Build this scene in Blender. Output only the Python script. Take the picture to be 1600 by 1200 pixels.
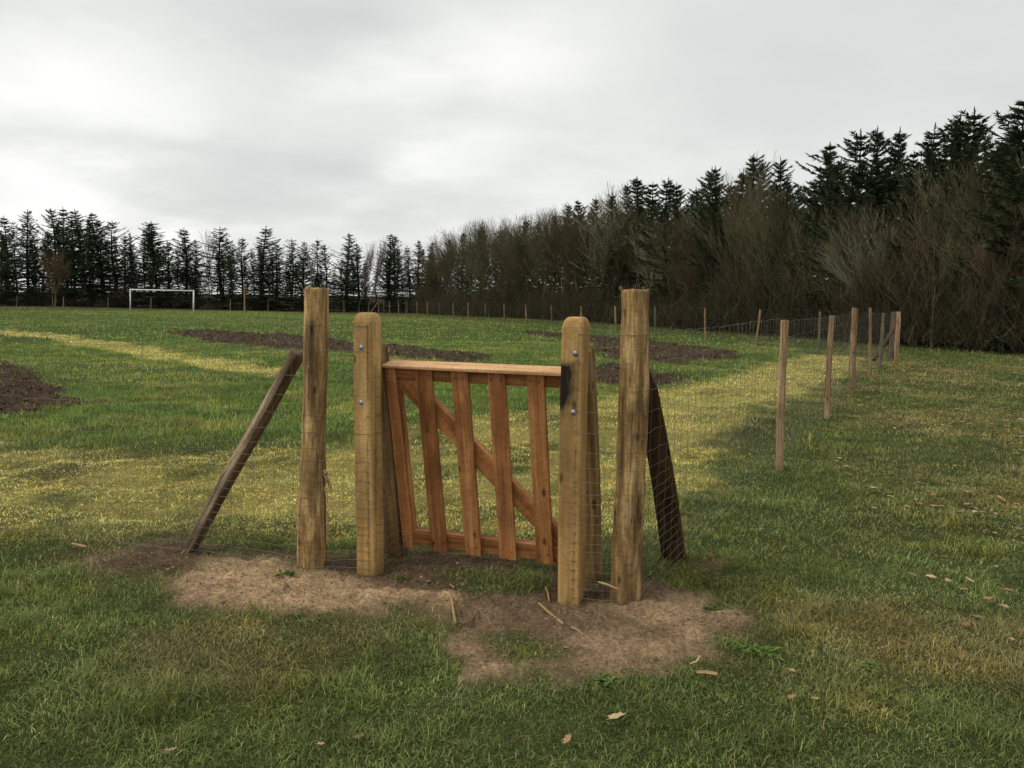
import bpy, bmesh, math, random
import numpy as np
from mathutils import Vector, Matrix
random.seed(7); rng = np.random.default_rng(7)
for o in list(bpy.data.objects): bpy.data.objects.remove(o)
S = bpy.context.scene; COL = S.collection
# ------------------------------------------------------------------ camera
F = 1330.0; H = 1.6; PITCH = math.radians(5.88); ROLL = math.radians(0.7)
cam = bpy.data.cameras.new('camera'); cam.sensor_width = 36; cam.lens = F/1600*36
cam.clip_start = .05; cam.clip_end = 3000
co = bpy.data.objects.new('camera', cam); COL.objects.link(co)
RM = Matrix.Rotation(math.pi/2-PITCH, 4, 'X') @ Matrix.Rotation(ROLL, 4, 'Z')
co.matrix_world = Matrix.Translation((0, 0, H)) @ RM; S.camera = co
# ------------------------------------------------------------------ exposure
S.render.engine = 'CYCLES'
S.view_settings.view_transform = 'Standard'; S.view_settings.look = 'None'
S.view_settings.exposure = 0.42; S.view_settings.gamma = 1.0
# ------------------------------------------------------------------ sun
SUN_DIR = Vector((-.55, -.25, .8)).normalized()
sl = bpy.data.lights.new('sun', 'SUN'); sl.energy = 1.1; sl.angle = math.radians(25); sl.color = (1, .96, .9)
so = bpy.data.objects.new('sun', sl); COL.objects.link(so); so.rotation_euler = SUN_DIR.to_track_quat('Z', 'Y').to_euler()
# ------------------------------------------------------------------ world
def ray(x, y):
    return (RM.to_3x3() @ Vector(((x-800)/F, -(y-600)/F, -1.0))).normalized()
W = bpy.data.worlds.new('World'); S.world = W; W.use_nodes = True
nt = W.node_tree; nt.nodes.clear()
def N(t, **k):
    n = nt.nodes.new(t)
    for a, b in k.items(): setattr(n, a, b)
    return n
def L(a, b): nt.links.new(a, b)
def mth(op, a, b=None, c=None, clamp=False):
    n = N('ShaderNodeMath', operation=op, use_clamp=clamp)
    for i, q in enumerate((a, b, c)):
        if q is None: continue
        if isinstance(q, (int, float)): n.inputs[i].default_value = q
        else: L(q, n.inputs[i])
    return n.outputs[0]
out = N('ShaderNodeOutputWorld'); tc = N('ShaderNodeTexCoord')
D = tc.outputs['Generated']
sep = N('ShaderNodeSeparateXYZ'); L(D, sep.inputs[0])
zz = mth('ADD', mth('MAXIMUM', sep.outputs[2], 0.0), .16)
cmb = N('ShaderNodeCombineXYZ'); L(mth('DIVIDE', sep.outputs[0], zz), cmb.inputs[0]); L(mth('DIVIDE', sep.outputs[1], zz), cmb.inputs[1])
def wnoise(vec, scale, det, rough=.5, dist=0.):
    n = N('ShaderNodeTexNoise'); L(vec, n.inputs['Vector']); n.inputs['Scale'].default_value = scale
    n.inputs['Detail'].default_value = det; n.inputs['Roughness'].default_value = rough; n.inputs['Distortion'].default_value = dist
    return n
n1 = wnoise(cmb.outputs[0], .75, 5, .5, .4); n2 = wnoise(cmb.outputs[0], 2.2, 4, .5)
wob = wnoise(cmb.outputs[0], 1.1, 4, .55)                                  # ragged rims for the bright breaks
wv = N('ShaderNodeVectorMath', operation='MULTIPLY_ADD'); L(wob.outputs['Color'], wv.inputs[0])
wv.inputs[1].default_value = (.40, .40, .20); L(D, wv.inputs[2])
wv2 = N('ShaderNodeVectorMath', operation='SUBTRACT'); L(wv.outputs[0], wv2.inputs[0]); wv2.inputs[1].default_value = (.20, .20, .10)
val = mth('MULTIPLY_ADD', n1.outputs[0], .36, .445)
val = mth('MULTIPLY_ADD', n2.outputs[0], .20, mth('SUBTRACT', val, .10))
# breaks and thicker banks in the cloud cover: x, y, radius, flatness, amount
for (bx, by, r, k, a) in ((830, 105, .20, 2.0, .10), (690, 85, .24, 2.6, .11), (130, 120, .28, 2.0, .22), (60, 345, .26, 3.2, .14), (230, 350, .2, 3.6, .12), (1000, 440, .6, 3.0, .05), (690, 225, .16, 3.0, .15),
                          (420, 300, .22, 2.6, -.09), (480, 20, .2, 2.5, -.10), (1250, 60, .3, 1.5, -.04), (1000, 260, .2, 2.5, .05), (0, 0, .2, 2, -.08)):
    d0 = ray(bx, by)
    s1 = N('ShaderNodeVectorMath', operation='SUBTRACT'); L(wv2.outputs[0], s1.inputs[0]); s1.inputs[1].default_value = d0
    s2 = N('ShaderNodeVectorMath', operation='MULTIPLY'); L(s1.outputs[0], s2.inputs[0]); s2.inputs[1].default_value = (1, 1, k)
    s3 = N('ShaderNodeVectorMath', operation='LENGTH'); L(s2.outputs[0], s3.inputs[0])
    mr = N('ShaderNodeMapRange', interpolation_type='SMOOTHERSTEP'); L(s3.outputs['Value'], mr.inputs[0])
    mr.inputs[1].default_value = 0; mr.inputs[2].default_value = r; mr.inputs[3].default_value = a; mr.inputs[4].default_value = 0
    val = mth('ADD', val, mr.outputs[0])
cr = N('ShaderNodeValToRGB'); L(val, cr.inputs[0])
e = cr.color_ramp.elements
e[0].position = .40; e[0].color = (.45, .46, .455, 1); e[1].position = 1.0; e[1].color = (.92, .91, .87, 1)
q = e.new(.60); q.color = (.585, .59, .575, 1); q = e.new(.78); q.color = (.75, .75, .72, 1)
bgc = N('ShaderNodeBackground'); L(cr.outputs[0], bgc.inputs[0]); bgc.inputs[1].default_value = 1.0
sky = N('ShaderNodeTexSky', sky_type='NISHITA'); sky.sun_disc = False
sky.sun_elevation = math.asin(SUN_DIR.z); sky.sun_rotation = math.atan2(SUN_DIR.x, SUN_DIR.y)
bgs = N('ShaderNodeBackground'); L(sky.outputs[0], bgs.inputs[0]); bgs.inputs[1].default_value = .08
mx = N('ShaderNodeMixShader'); mx.inputs[0].default_value = .93; L(bgs.outputs[0], mx.inputs[1]); L(bgc.outputs[0], mx.inputs[2])
L(mx.outputs[0], out.inputs[0])

# ------------------------------------------------------------------ numeric helpers
def vnoise(x, y, seed=0):
    xi = np.floor(x).astype(np.int64); yi = np.floor(y).astype(np.int64); fx = x-xi; fy = y-yi
    def h(a, b):
        n = (a*374761393 + b*668265263 + seed*1442695041) & 0xffffffff
        n = ((n ^ (n >> 13))*1274126177) & 0xffffffff
        return ((n ^ (n >> 16)) & 0xffff)/65535.
    ux = fx*fx*(3-2*fx); uy = fy*fy*(3-2*fy)
    return (h(xi, yi)*(1-ux)+h(xi+1, yi)*ux)*(1-uy)+(h(xi, yi+1)*(1-ux)+h(xi+1, yi+1)*ux)*uy
def fbm(x, y, s, oct=4, seed=0, gain=.5):
    t = 0; a = 1; w = 0; x = x/s; y = y/s
    for i in range(oct):
        t = t + a*vnoise(x, y, seed+i*17); w += a; a *= gain; x = x*2.03+3.1; y = y*2.03-1.7
    return t/w
def sst(a, b, x): t = np.clip((x-a)/(b-a), 0, 1); return t*t*(3-2*t)
def base_z(X, Y):
    X = np.asarray(X, float); Y = np.asarray(Y, float)
    z = -.1*sst(14, 26, Y) - .55*sst(52, 104, Y)*sst(-60, -14, X)
    return z + .035*(fbm(X, Y, 3.0, 2, 5)-.5)*sst(5.5, 9, np.hypot(X, Y))
def gz(X, Y): return float(base_z(np.array([X]), np.array([Y]))[0])
def gnd(x, y):
    d = ray(x, y); z = 0.
    for i in range(40):
        t = (z-H)/d.z; p = Vector((0, 0, H))+d*t; z = .5*z+.5*gz(p.x, p.y)
    return Vector((p.x, p.y, gz(p.x, p.y)))
def at(x, y, Y):
    d = ray(x, y); return Vector((0, 0, H))+d*(Y/d.y)

# ------------------------------------------------------------------ ground zones
def poly(px): return np.array([gnd(*p)[:2] for p in px])
def sdist(P, V):
    d = np.full(len(P), 1e9); ins = np.zeros(len(P), bool)
    for i in range(len(V)):
        a = V[i]; b = V[(i+1) % len(V)]; e = b-a; w = P-a
        t = np.clip((w@e)/(e@e+1e-12), 0, 1); d = np.minimum(d, np.hypot(*(w-t[:, None]*e).T))
        c = ((a[1] <= P[:, 1]) & (b[1] > P[:, 1])) | ((b[1] <= P[:, 1]) & (a[1] > P[:, 1]))
        with np.errstate(all='ignore'): xx = a[0]+(P[:, 1]-a[1])/(b[1]-a[1]+1e-12)*e[0]
        ins ^= c & (P[:, 0] < xx)
    return np.where(ins, d, -d)
SAND = poly([(272, 945), (285, 905), (330, 872), (430, 880), (470, 893), (560, 903), (640, 925), (720, 930), (700, 955), (640, 940), (560, 958), (430, 962), (340, 952)])
SAND2 = poly([(985, 950), (1060, 925), (1130, 938), (1178, 968), (1140, 1000), (1110, 1030), (1060, 1046), (1000, 1040), (940, 1050), (900, 1010), (930, 965)])
SAND3 = poly([(735, 1010), (800, 1000), (880, 1030), (890, 1060), (800, 1068), (735, 1060)])
DIRT = poly([(150, 880), (270, 848), (420, 868), (470, 872), (545, 870), (600, 862), (680, 858), (800, 868), (900, 895), (1000, 905), (1060, 920), (1180, 965), (1120, 1020), (1040, 1046), (900, 1050), (740, 1062), (700, 985), (620, 950), (500, 960), (272, 945), (280, 905), (160, 895)])
DIRTB = poly([(1065, 880), (1130, 868), (1150, 882), (1080, 895)])
TUFT = [poly([(700, 900), (760, 890), (850, 905), (860, 925), (790, 928), (720, 925)]), poly([(760, 990), (830, 985), (900, 1020), (870, 1042), (800, 1028)]),
        poly([(810, 880), (860, 876), (868, 905), (815, 905)])]
MOW = [poly([(-300, 690), (0, 700), (200, 715), (430, 692), (560, 688), (700, 655), (860, 640), (1000, 610), (1120, 592), (1265, 554), (1342, 558), (1332, 574), (1270, 604), (1190, 640), (1140, 668), (1085, 712), (1050, 775), (960, 830), (860, 838), (640, 838), (500, 838), (300, 812), (150, 835), (0, 838), (-300, 820)]),
       poly([(-200, 508), (0, 516), (110, 524), (250, 546), (380, 568), (460, 580), (420, 590), (300, 572), (180, 550), (90, 531), (0, 523), (-200, 514)])]
SOIL = [poly([(-200, 560), (0, 562), (55, 582), (95, 612), (135, 634), (60, 642), (0, 652), (-200, 660)]),
        poly([(262, 519), (330, 516), (460, 524), (560, 536), (700, 548), (790, 560), (700, 566), (560, 553), (430, 546), (330, 536)]),
        poly([(800, 517), (870, 520), (960, 528), (1080, 540), (1155, 549), (1150, 560), (1070, 570), (960, 560), (900, 548), (930, 538), (850, 526)]),
        poly([(915, 575), (970, 570), (1010, 582), (1075, 590), (1060, 600), (960, 604), (915, 600)])]
DARK = poly([(150, 880), (270, 845), (420, 862), (545, 868), (680, 855), (860, 875), (1000, 900), (1060, 905), (1075, 925), (980, 948), (860, 935), (700, 930), (600, 908), (470, 897), (420, 880), (330, 872), (285, 905), (160, 897)])
MOWR = poly([(940, 760), (960, 660), (1040, 618), (1130, 592), (1265, 555), (1340, 560), (1325, 575), (1262, 604), (1180, 640), (1095, 675), (1050, 730)])
LEAFY = poly([(1290, 560), (1420, 560), (1600, 575), (1750, 640), (1750, 1100), (1450, 900), (1330, 720), (1280, 640)])
HAY = poly([(1145, 672), (1180, 662), (1222, 663), (1226, 676), (1190, 684), (1150, 680)])
ROUGH = poly([(-300, 490), (400, 486), (560, 493), (900, 512), (1150, 530), (1260, 545), (1200, 590), (980, 630), (620, 660), (420, 690), (100, 690), (-300, 680)])
def zones(P):
    X, Y = P[:, 0], P[:, 1]; r = np.hypot(X, Y)
    am = np.clip(r*.020, .08, 1.2)
    w = np.stack([X+am*((fbm(X, Y, .35, 3, 1)-.5)*1.6+(fbm(X, Y, 1.7, 3, 11)-.5)*1.2), Y+am*((fbm(X, Y, .35, 3, 2)-.5)*1.6+(fbm(X, Y, 1.7, 3, 12)-.5)*1.2)], 1)
    z = {}
    def m(V, soft): return sst(-soft, soft, sdist(w, V))
    sm = sst(-.17, .10, sdist(w, DIRT)+.30*(fbm(X, Y, .13, 3, 19)-.5))
    for t in TUFT: sm = sm*(1-.75*m(t, .08))
    z['dirt'] = np.maximum(sm, .7*m(DIRTB, .08))
    z['sand'] = np.maximum(np.maximum(m(SAND, .09), .6*m(SAND2, .15)), .55*m(SAND3, .12))*sm
    z['mow'] = np.maximum(sst(-.28, .28, sdist(w, MOW[0])+.9*(fbm(X, Y, .4, 4, 23)-.5)), m(MOW[1], .3))
    z['soil'] = np.max([m(s, .25) for s in SOIL], 0)
    z['mow'] = z['mow']*(1-z['soil']); z['path'] = np.maximum(m(MOW[1], .22), .85*sst(-.6, .6, sdist(w, MOWR)+1.6*(fbm(X, Y, .6, 4, 29)-.5)))*(1-z['soil'])
    z['dark'] = m(DARK, .12); z['leafy'] = m(LEAFY, 1.2); z['hay'] = m(HAY, .25); z['rough'] = m(ROUGH, .8)
    n = fbm(X, Y, 1.3, 4, 33)
    z['dry'] = sst(.55, .75, n)
    z['n'] = fbm(X, Y, .5, 4, 44); z['N'] = fbm(X, Y, 6, 3, 55)
    z['wood'] = sst(-1.5, 3.5, X-(17-.3625*(Y-28)))*sst(24, 27, Y) + sst(101, 104, Y+ (-.42)*(X+16))
    z['wood'] = np.clip(z['wood'], 0, 1)
    return z
def mixc(a, b, t): return a*(1-t[:, None])+np.asarray(b)*t[:, None]
def ground_col(z, P):
    n = z['n']; c = np.tile(np.array([.055, .070, .020]), (len(P), 1))*(.7+.6*n[:, None])
    c = mixc(c, (.05, .085, .020), z['rough']*.8)
    c = mixc(c, (.10, .085, .035), z['dry']*.5*(1-z['rough']))
    c = mixc(c, (.10, .085, .04), z['leafy']*.45*sst(.35, .65, n))
    mw = sst(.32, .5, n)
    c = mixc(c, (.31, .26, .08), z['mow']*np.clip(.55+3.0*(fbm(P[:, 0], P[:, 1], .8, 4, 303)-.5), .1, .95))
    c = mixc(c, (.36, .31, .095), z['path']*np.clip(.55+2.5*(fbm(P[:, 0], P[:, 1], .5, 4, 909)-.45), .1, .9))
    so = np.array([.070, .044, .029])[None]*(.6+.8*fbm(P[:, 0], P[:, 1], .25, 3, 61)[:, None])
    c = c*(1-z['soil'][:, None])+so*z['soil'][:, None]
    d = np.array([.205, .138, .080])[None]*(.65+.7*fbm(P[:, 0], P[:, 1], .2, 4, 71)[:, None])
    d = d*(1-.42*z['dark'][:, None])
    c = c*(1-z['dirt'][:, None])+d*z['dirt'][:, None]
    s = np.array([.43, .29, .165])[None]*(.8+.4*fbm(P[:, 0], P[:, 1], .12, 4, 81)[:, None])
    sd = z['sand']*sst(.2, .5, fbm(P[:, 0], P[:, 1], .45, 3, 91)+.25*z['sand'])
    c = c*(1-sd[:, None])+s*sd[:, None]
    c = mixc(c, (.085, .062, .040), z['wood'])
    return c

# ------------------------------------------------------------------ object helpers
def tag(o, label=None, cat=None, group=None, kind=None):
    for k, v in (('label', label), ('category', cat), ('group', group), ('kind', kind)):
        if v: o[k] = v
    return o
def empty(name, loc):
    o = bpy.data.objects.new(name, None); COL.objects.link(o); o.location = loc; o.empty_display_size = .1; return o
def mesh_np(name, V, loops, starts, totals, mat, smooth=False, attrs=None):
    me = bpy.data.meshes.new(name); me.vertices.add(len(V)); me.vertices.foreach_set('co', np.asarray(V, np.float32).ravel())
    me.loops.add(len(loops)); me.loops.foreach_set('vertex_index', np.asarray(loops, np.int32))
    me.polygons.add(len(starts)); me.polygons.foreach_set('loop_start', np.asarray(starts, np.int32)); me.polygons.foreach_set('loop_total', np.asarray(totals, np.int32))
    me.update(calc_edges=True)
    me.polygons.foreach_set('use_smooth', np.full(len(starts), smooth))
    if attrs:
        for k, (ty, dat) in attrs.items():
            a = me.attributes.new(k, ty, 'POINT')
            dat = np.asarray(dat, np.float32)
            if ty == 'FLOAT_COLOR': a.data.foreach_set('color', np.c_[dat, np.ones(len(dat))].astype(np.float32).ravel())
            elif ty == 'FLOAT': a.data.foreach_set('value', dat)
            else: a.data.foreach_set('vector', dat.ravel())
    if mat: me.materials.append(mat)
    return me
def link(name, me, parent=None, loc=None):
    o = bpy.data.objects.new(name, me); COL.objects.link(o)
    if parent: o.parent = parent
    if loc is not None: o.location = loc
    return o
class MB:
    """collects world-space pieces; 'gr' holds grain coordinates (z along the wood), 'st' stain"""
    def __init__(s): s.v = []; s.f = []; s.g = []; s.st = []
    def add(s, vs, fs, gs=None, st=None):
        b = len(s.v); s.v += [tuple(v) for v in vs]; s.f += [tuple(b+i for i in f) for f in fs]
        s.g += [tuple(g) for g in (gs if gs is not None else vs)]; s.st += list(st) if st is not None else [0.]*len(vs)
    def box(s, o, ax, ay, az, sz, bev=.003):
        """centre o, axes, full sizes; bevelled; grain along az"""
        bm = bmesh.new(); bmesh.ops.create_cube(bm, size=1)
        for v in bm.verts: v.co = Vector((v.co.x*sz[0], v.co.y*sz[1], v.co.z*sz[2]))
        if bev: bmesh.ops.bevel(bm, geom=bm.edges[:], offset=bev, segments=2, profile=.6, affect='EDGES')
        off = Vector([random.uniform(-9, 9) for _ in range(3)])
        bm.verts.index_update()
        s.add([o+ax*v.co.x+ay*v.co.y+az*v.co.z for v in bm.verts], [[v.index for v in f.verts] for f in bm.faces], [v.co+off for v in bm.verts]); bm.free()
    def tube(s, pts, rad, n=8, cap=True):
        pts = [Vector(p) for p in pts]; off = Vector([random.uniform(-9, 9) for _ in range(3)])
        vs = []; gs = []; l = 0; up = None
        for i, p in enumerate(pts):
            t = (pts[min(i+1, len(pts)-1)]-pts[max(i-1, 0)]).normalized()
            if up is None: up = t.orthogonal().normalized()
            up = (up-t*up.dot(t)).normalized(); sd = t.cross(up)
            if i: l += (p-pts[i-1]).length
            r = rad[i] if hasattr(rad, '__len__') else rad
            for k in range(n):
                a = 2*math.pi*k/n; vs.append(p+up*math.cos(a)*r+sd*math.sin(a)*r); gs.append((off.x+math.cos(a)*r, off.y+math.sin(a)*r, off.z+l))
        fs = [(i*n+k, i*n+(k+1) % n, (i+1)*n+(k+1) % n, (i+1)*n+k) for i in range(len(pts)-1) for k in range(n)]
        if cap: fs += [tuple(range(n))[::-1], tuple((len(pts)-1)*n+k for k in range(n))]
        s.add(vs, fs, gs)
    def build(s, name, mat, parent=None, smooth=False, loc=None):
        off = Vector(parent.location) if parent and parent.type == 'EMPTY' else Vector((0, 0, 0))
        if parent and parent.parent: off = off+Vector(parent.parent.location)
        if loc is not None: off = Vector(loc)
        me = bpy.data.meshes.new(name); me.from_pydata([(v[0]-off[0], v[1]-off[1], v[2]-off[2]) for v in s.v], [], s.f)
        a = me.attributes.new('gr', 'FLOAT_VECTOR', 'POINT'); a.data.foreach_set('vector', np.array(s.g, np.float32).ravel())
        a = me.attributes.new('st', 'FLOAT', 'POINT'); a.data.foreach_set('value', np.array(s.st, np.float32))
        me.polygons.foreach_set('use_smooth', [smooth]*len(me.polygons)); me.materials.append(mat)
        return link(name, me, parent, loc)
def segs(P0, P1, R0, R1, n=3):
    """vectorised prisms; returns verts, quads"""
    P0 = np.asarray(P0, float); P1 = np.asarray(P1, float); R0 = np.asarray(R0, float); R1 = np.asarray(R1, float)
    d = P1-P0; d = d/(np.linalg.norm(d, axis=1)[:, None]+1e-9)
    ref = np.where(np.abs(d[:, 2:3]) > .9, np.array([[1., 0, 0]]), np.array([[0, 0, 1.]]))
    a = np.cross(d, ref); a /= np.linalg.norm(a, axis=1)[:, None]; b = np.cross(d, a)
    V = np.empty((len(P0), 2*n, 3))
    for k in range(n):
        t = 2*math.pi*k/n; o = a*math.cos(t)+b*math.sin(t)
        V[:, k] = P0+o*R0[:, None]; V[:, n+k] = P1+o*R1[:, None]
    base = np.arange(len(P0))[:, None]*(2*n)
    Q = np.stack([base+np.array([k, (k+1) % n, n+(k+1) % n, n+k]) for k in range(n)], 1).reshape(-1, 4)
    return V.reshape(-1, 3), Q
def quads_mesh(name, V, Q, mat, attrs=None, smooth=False):
    return mesh_np(name, V, Q.ravel(), np.arange(len(Q))*4, np.full(len(Q), 4), mat, smooth, attrs)

# ------------------------------------------------------------------ materials
def newmat(name):
    global nt
    m = bpy.data.materials.new(name); m.use_nodes = True; nt = m.node_tree; nt.nodes.clear()
    o = N('ShaderNodeOutputMaterial'); b = N('ShaderNodeBsdfPrincipled'); L(b.outputs[0], o.inputs[0])
    b.inputs['Specular IOR Level'].default_value = .25
    return m, b, o
def attr(n): a = N('ShaderNodeAttribute', attribute_name=n); return a
def noise(vec, scale, det=4, rough=.55, sc=(1, 1, 1), dist=0.):
    mp = N('ShaderNodeMapping'); mp.inputs['Scale'].default_value = sc; L(vec, mp.inputs[0])
    n = N('ShaderNodeTexNoise'); L(mp.outputs[0], n.inputs['Vector']); n.inputs['Scale'].default_value = scale
    n.inputs['Detail'].default_value = det; n.inputs['Roughness'].default_value = rough; n.inputs['Distortion'].default_value = dist
    return n.outputs[0]
def ramp(v, *st):
    r = N('ShaderNodeValToRGB'); L(v, r.inputs[0]); e = r.color_ramp.elements
    while len(e) < len(st): e.new(.5)
    for i, (p, c) in enumerate(st): e[i].position = p; e[i].color = (*c, 1) if hasattr(c, '__len__') else (c, c, c, 1)
    return r.outputs[0]
def mixrgb(t, f, a, b):
    n = N('ShaderNodeMix', data_type='RGBA', blend_type=t)
    for i, q in ((0, f), (6, a), (7, b)):
        if isinstance(q, (int, float)): n.inputs[i].default_value = q if i == 0 else (q, q, q, 1)
        elif isinstance(q, tuple): n.inputs[i].default_value = (*q, 1)
        else: L(q, n.inputs[i])
    return n.outputs[2]
def bump(b, h, s, d):
    n = N('ShaderNodeBump'); n.inputs['Strength'].default_value = s; n.inputs['Distance'].default_value = d; L(h, n.inputs['Height']); L(n.outputs[0], b.inputs['Normal'])
def wood(name, c1, c2, c3, grain=1., rough=.75, stain_shade=(.02, .015, .01), crack=.0, blotch=.35, knots=True, fine=.5, zs=.07):
    m, b, o = newmat(name); g = attr('gr').outputs['Vector']
    a = noise(g, 14*grain, 5, .65, (1, 1, zs), .6); f = noise(g, 90*grain, 3, .6, (1, 1, .03))
    col = ramp(a, (.38, c1), (.5, c2), (.6, c3))
    col = mixrgb('MULTIPLY', .8, col, ramp(f, (.35, fine), (.6, 1.12)))
    h_ = noise(g, 60, 4, .7, (.5, .5, 1.2)); col = mixrgb('MULTIPLY', .5, col, ramp(h_, (.38, .62), (.5, 1.), (.75, 1.25)))
    bl = noise(g, 5, 4, .6, (1, 1, .5)); col = mixrgb('MULTIPLY', blotch, col, ramp(bl, (.38, .35), (.56, 1.0)))
    if knots:
        mp = N('ShaderNodeMapping'); mp.inputs['Scale'].default_value = (9, 9, 4.2); L(g, mp.inputs[0])
        v = N('ShaderNodeTexVoronoi'); L(mp.outputs[0], v.inputs['Vector']); v.inputs['Scale'].default_value = 1; v.inputs['Randomness'].default_value = 1
        col = mixrgb('MIX', ramp(v.outputs['Distance'], (.07, .85), (.15, 0.)), col, tuple(x*.25 for x in c1))
    if crack:
        k = noise(g, 30, 4, .7, (1, 1, zs*.7), .5); km = ramp(k, (.60, 0.), (.68, crack)); col = mixrgb('MIX', km, col, tuple(x*.15 for x in c1))
    st = attr('st').outputs['Fac']; sn = noise(g, 30, 4, .6, (1, 1, .25))
    col = mixrgb('MIX', mth('MULTIPLY', st, mth('MULTIPLY_ADD', sn, 1.3, .35), clamp=True), col, stain_shade)
    oi = N('ShaderNodeObjectInfo'); col = mixrgb('MULTIPLY', 1., col, ramp(oi.outputs['Random'], (0., .82), (1., 1.1)))
    L(col, b.inputs['Base Color']); b.inputs['Roughness'].default_value = rough; b.inputs['Specular IOR Level'].default_value = .15
    bump(b, mth('ADD', a, mth('MULTIPLY', f, .6)), .5, .004); return m
M = {}
M['gatepost'] = wood('treated_pine', (.42, .25, .085), (.55, .335, .125), (.65, .42, .17), .45, .7, blotch=.45, fine=.8)
M['strut'] = wood('treated_pine_strut', (.22, .13, .052), (.31, .195, .08), (.40, .265, .11), .8, .75, blotch=.5)
M['round'] = wood('peeled_chestnut', (.24, .14, .055), (.42, .26, .105), (.64, .43, .19), 1.3, .8, crack=.9, blotch=.6, zs=.14, fine=.6)
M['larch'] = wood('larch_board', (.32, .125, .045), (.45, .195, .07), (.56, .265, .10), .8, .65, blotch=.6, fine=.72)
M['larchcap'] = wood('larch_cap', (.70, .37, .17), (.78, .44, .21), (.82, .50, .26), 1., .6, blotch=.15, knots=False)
M['stake'] = wood('weathered_stake', (.24, .145, .075), (.38, .24, .13), (.5, .35, .2), 1.2, .85, crack=.4, blotch=.5)
M['greystake'] = wood('grey_stake', (.12, .095, .07), (.19, .15, .11), (.26, .21, .16), 1.2, .85, crack=.4, blotch=.5)
M['dark'] = wood('dark_brace', (.065, .036, .02), (.10, .058, .03), (.14, .082, .042), 1., .85, crack=.5, blotch=.5)
M['bark'] = wood('barky_brace', (.10, .07, .045), (.34, .25, .16), (.60, .45, .28), 1.6, .9, stain_shade=(.13, .075, .042), crack=.6, blotch=.7)
M['splinter'] = wood('fresh_splinter', (.35, .22, .10), (.48, .32, .15), (.6, .42, .22), 2., .7, blotch=.1, knots=False)
M['twig'] = wood('brown_twig', (.12, .08, .045), (.2, .13, .075), (.26, .18, .1), 2., .8, knots=False)
def simple(name, c, rough=.6, metal=0., var=.25, sc=8):
    m, b, o = newmat(name); t = N('ShaderNodeTexCoord'); n = noise(t.outputs['Object'], sc, 4)
    col = mixrgb('MULTIPLY', 1., c, ramp(n, (.3, 1-var), (.7, 1+var))); L(col, b.inputs['Base Color'])
    b.inputs['Roughness'].default_value = rough; b.inputs['Metallic'].default_value = metal; return m
M['wire'] = simple('galvanised_wire', (.155, .145, .115), .65, .2, .4, 3)
M['farwire'] = simple('weathered_wire', (.07, .065, .055), .8, .0, .3, 3)
M['bolt'] = simple('galvanised_bolt', (.33, .35, .38), .5, .8, .3, 90)
M['white'] = simple('white_paint', (.8, .8, .78), .5)
def leafmat(name, attrname='col', trans=.25, rough=.75, spec=.06):
    m, b, o = newmat(name); a = attr(attrname); L(a.outputs['Color'], b.inputs['Base Color']); b.inputs['Roughness'].default_value = rough
    b.inputs['Specular IOR Level'].default_value = spec
    t = N('ShaderNodeBsdfTranslucent'); L(a.outputs['Color'], t.inputs[0]); mx = N('ShaderNodeMixShader'); mx.inputs[0].default_value = trans
    L(b.outputs[0], mx.inputs[1]); L(t.outputs[0], mx.inputs[2]); L(mx.outputs[0], o.inputs[0]); return m
M['grass'] = leafmat('grass_blades'); M['leaf'] = leafmat('dead_leaf_mat', trans=.1, rough=.8)
M['needle'] = leafmat('spruce_needles', trans=.05, rough=.7, spec=.1); M['twigs'] = leafmat('bare_twigs', trans=0., rough=.9, spec=.05)
# ground
m, b, o = newmat('ground_soil_and_turf'); M['ground'] = m
tcn = N('ShaderNodeTexCoord'); a = attr('col'); P_ = tcn.outputs['Object']
g1 = noise(P_, 45, 5, .7); g2 = noise(P_, 7, 4, .6); g3 = noise(P_, 220, 2, .6)
cc = mixrgb('MULTIPLY', 1., a.outputs['Color'], ramp(g1, (.35, .55), (.65, 1.4)))
cc = mixrgb('MULTIPLY', .7, cc, ramp(g2, (.3, .65), (.7, 1.3)))
L(cc, b.inputs['Base Color']); b.inputs['Roughness'].default_value = .95; b.inputs['Specular IOR Level'].default_value = .1
bump(b, mth('ADD', mth('ADD', g1, g3), g2), .7, .02)

# ------------------------------------------------------------------ ground
angF = np.radians(np.linspace(-39, 39, 760)); angB = np.radians(np.linspace(39, 321, 60)[1:-1])
ANG = np.r_[angF, angB]
rr = [0.4]
while rr[-1] < 900:
    r = rr[-1]; rr.append(r + (.25 if r < 2 else max(.0075*r, .012) if r < 3.6 else .0125 if r < 6 else .0075*r if r < 9 else .014*r if r < 60 else .05*r))
RR = np.array(rr); nr, na = len(RR), len(ANG)
Rg, Ag = np.meshgrid(RR, ANG, indexing='ij'); GX = (Rg*np.sin(Ag)).ravel(); GY = (Rg*np.cos(Ag)).ravel()
def relief(X, Y, z):
    r = np.hypot(X, Y)
    h = base_z(X, Y)
    clod = fbm(X, Y, .16, 4, 101, .6); clod2 = fbm(X, Y, .5, 4, 102, .6)
    h = h + z['soil']*(.16*(clod-.4)+.16*(clod2-.45)) + z['hay']*(.08+.14*(clod2-.3)+.12*(clod-.4))
    h = h + z['dirt']*(.05*(fbm(X, Y, .10, 4, 103, .7)-.5)-.035*np.abs(fbm(X, Y, .16, 4, 108, .6)-.5)*4*(fbm(X, Y, .5, 2, 109))+.025+.06*(fbm(X, Y, .6, 2, 104)-.5)) + z['sand']*.008 - z['dirt']*.012
    h = h + (1-z['dirt'])*(1-z['soil'])*.035*(fbm(X, Y, .22, 3, 105)-.5) + z['rough']*.11*(fbm(X, Y, .7, 3, 107)-.5)
    h = h + z['mow']*.10*(fbm(X, Y, .4, 3, 106)-.5)
    return h
P = np.c_[GX, GY]; Z = zones(P); GZ = relief(GX, GY, Z); GC = ground_col(Z, P)
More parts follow.
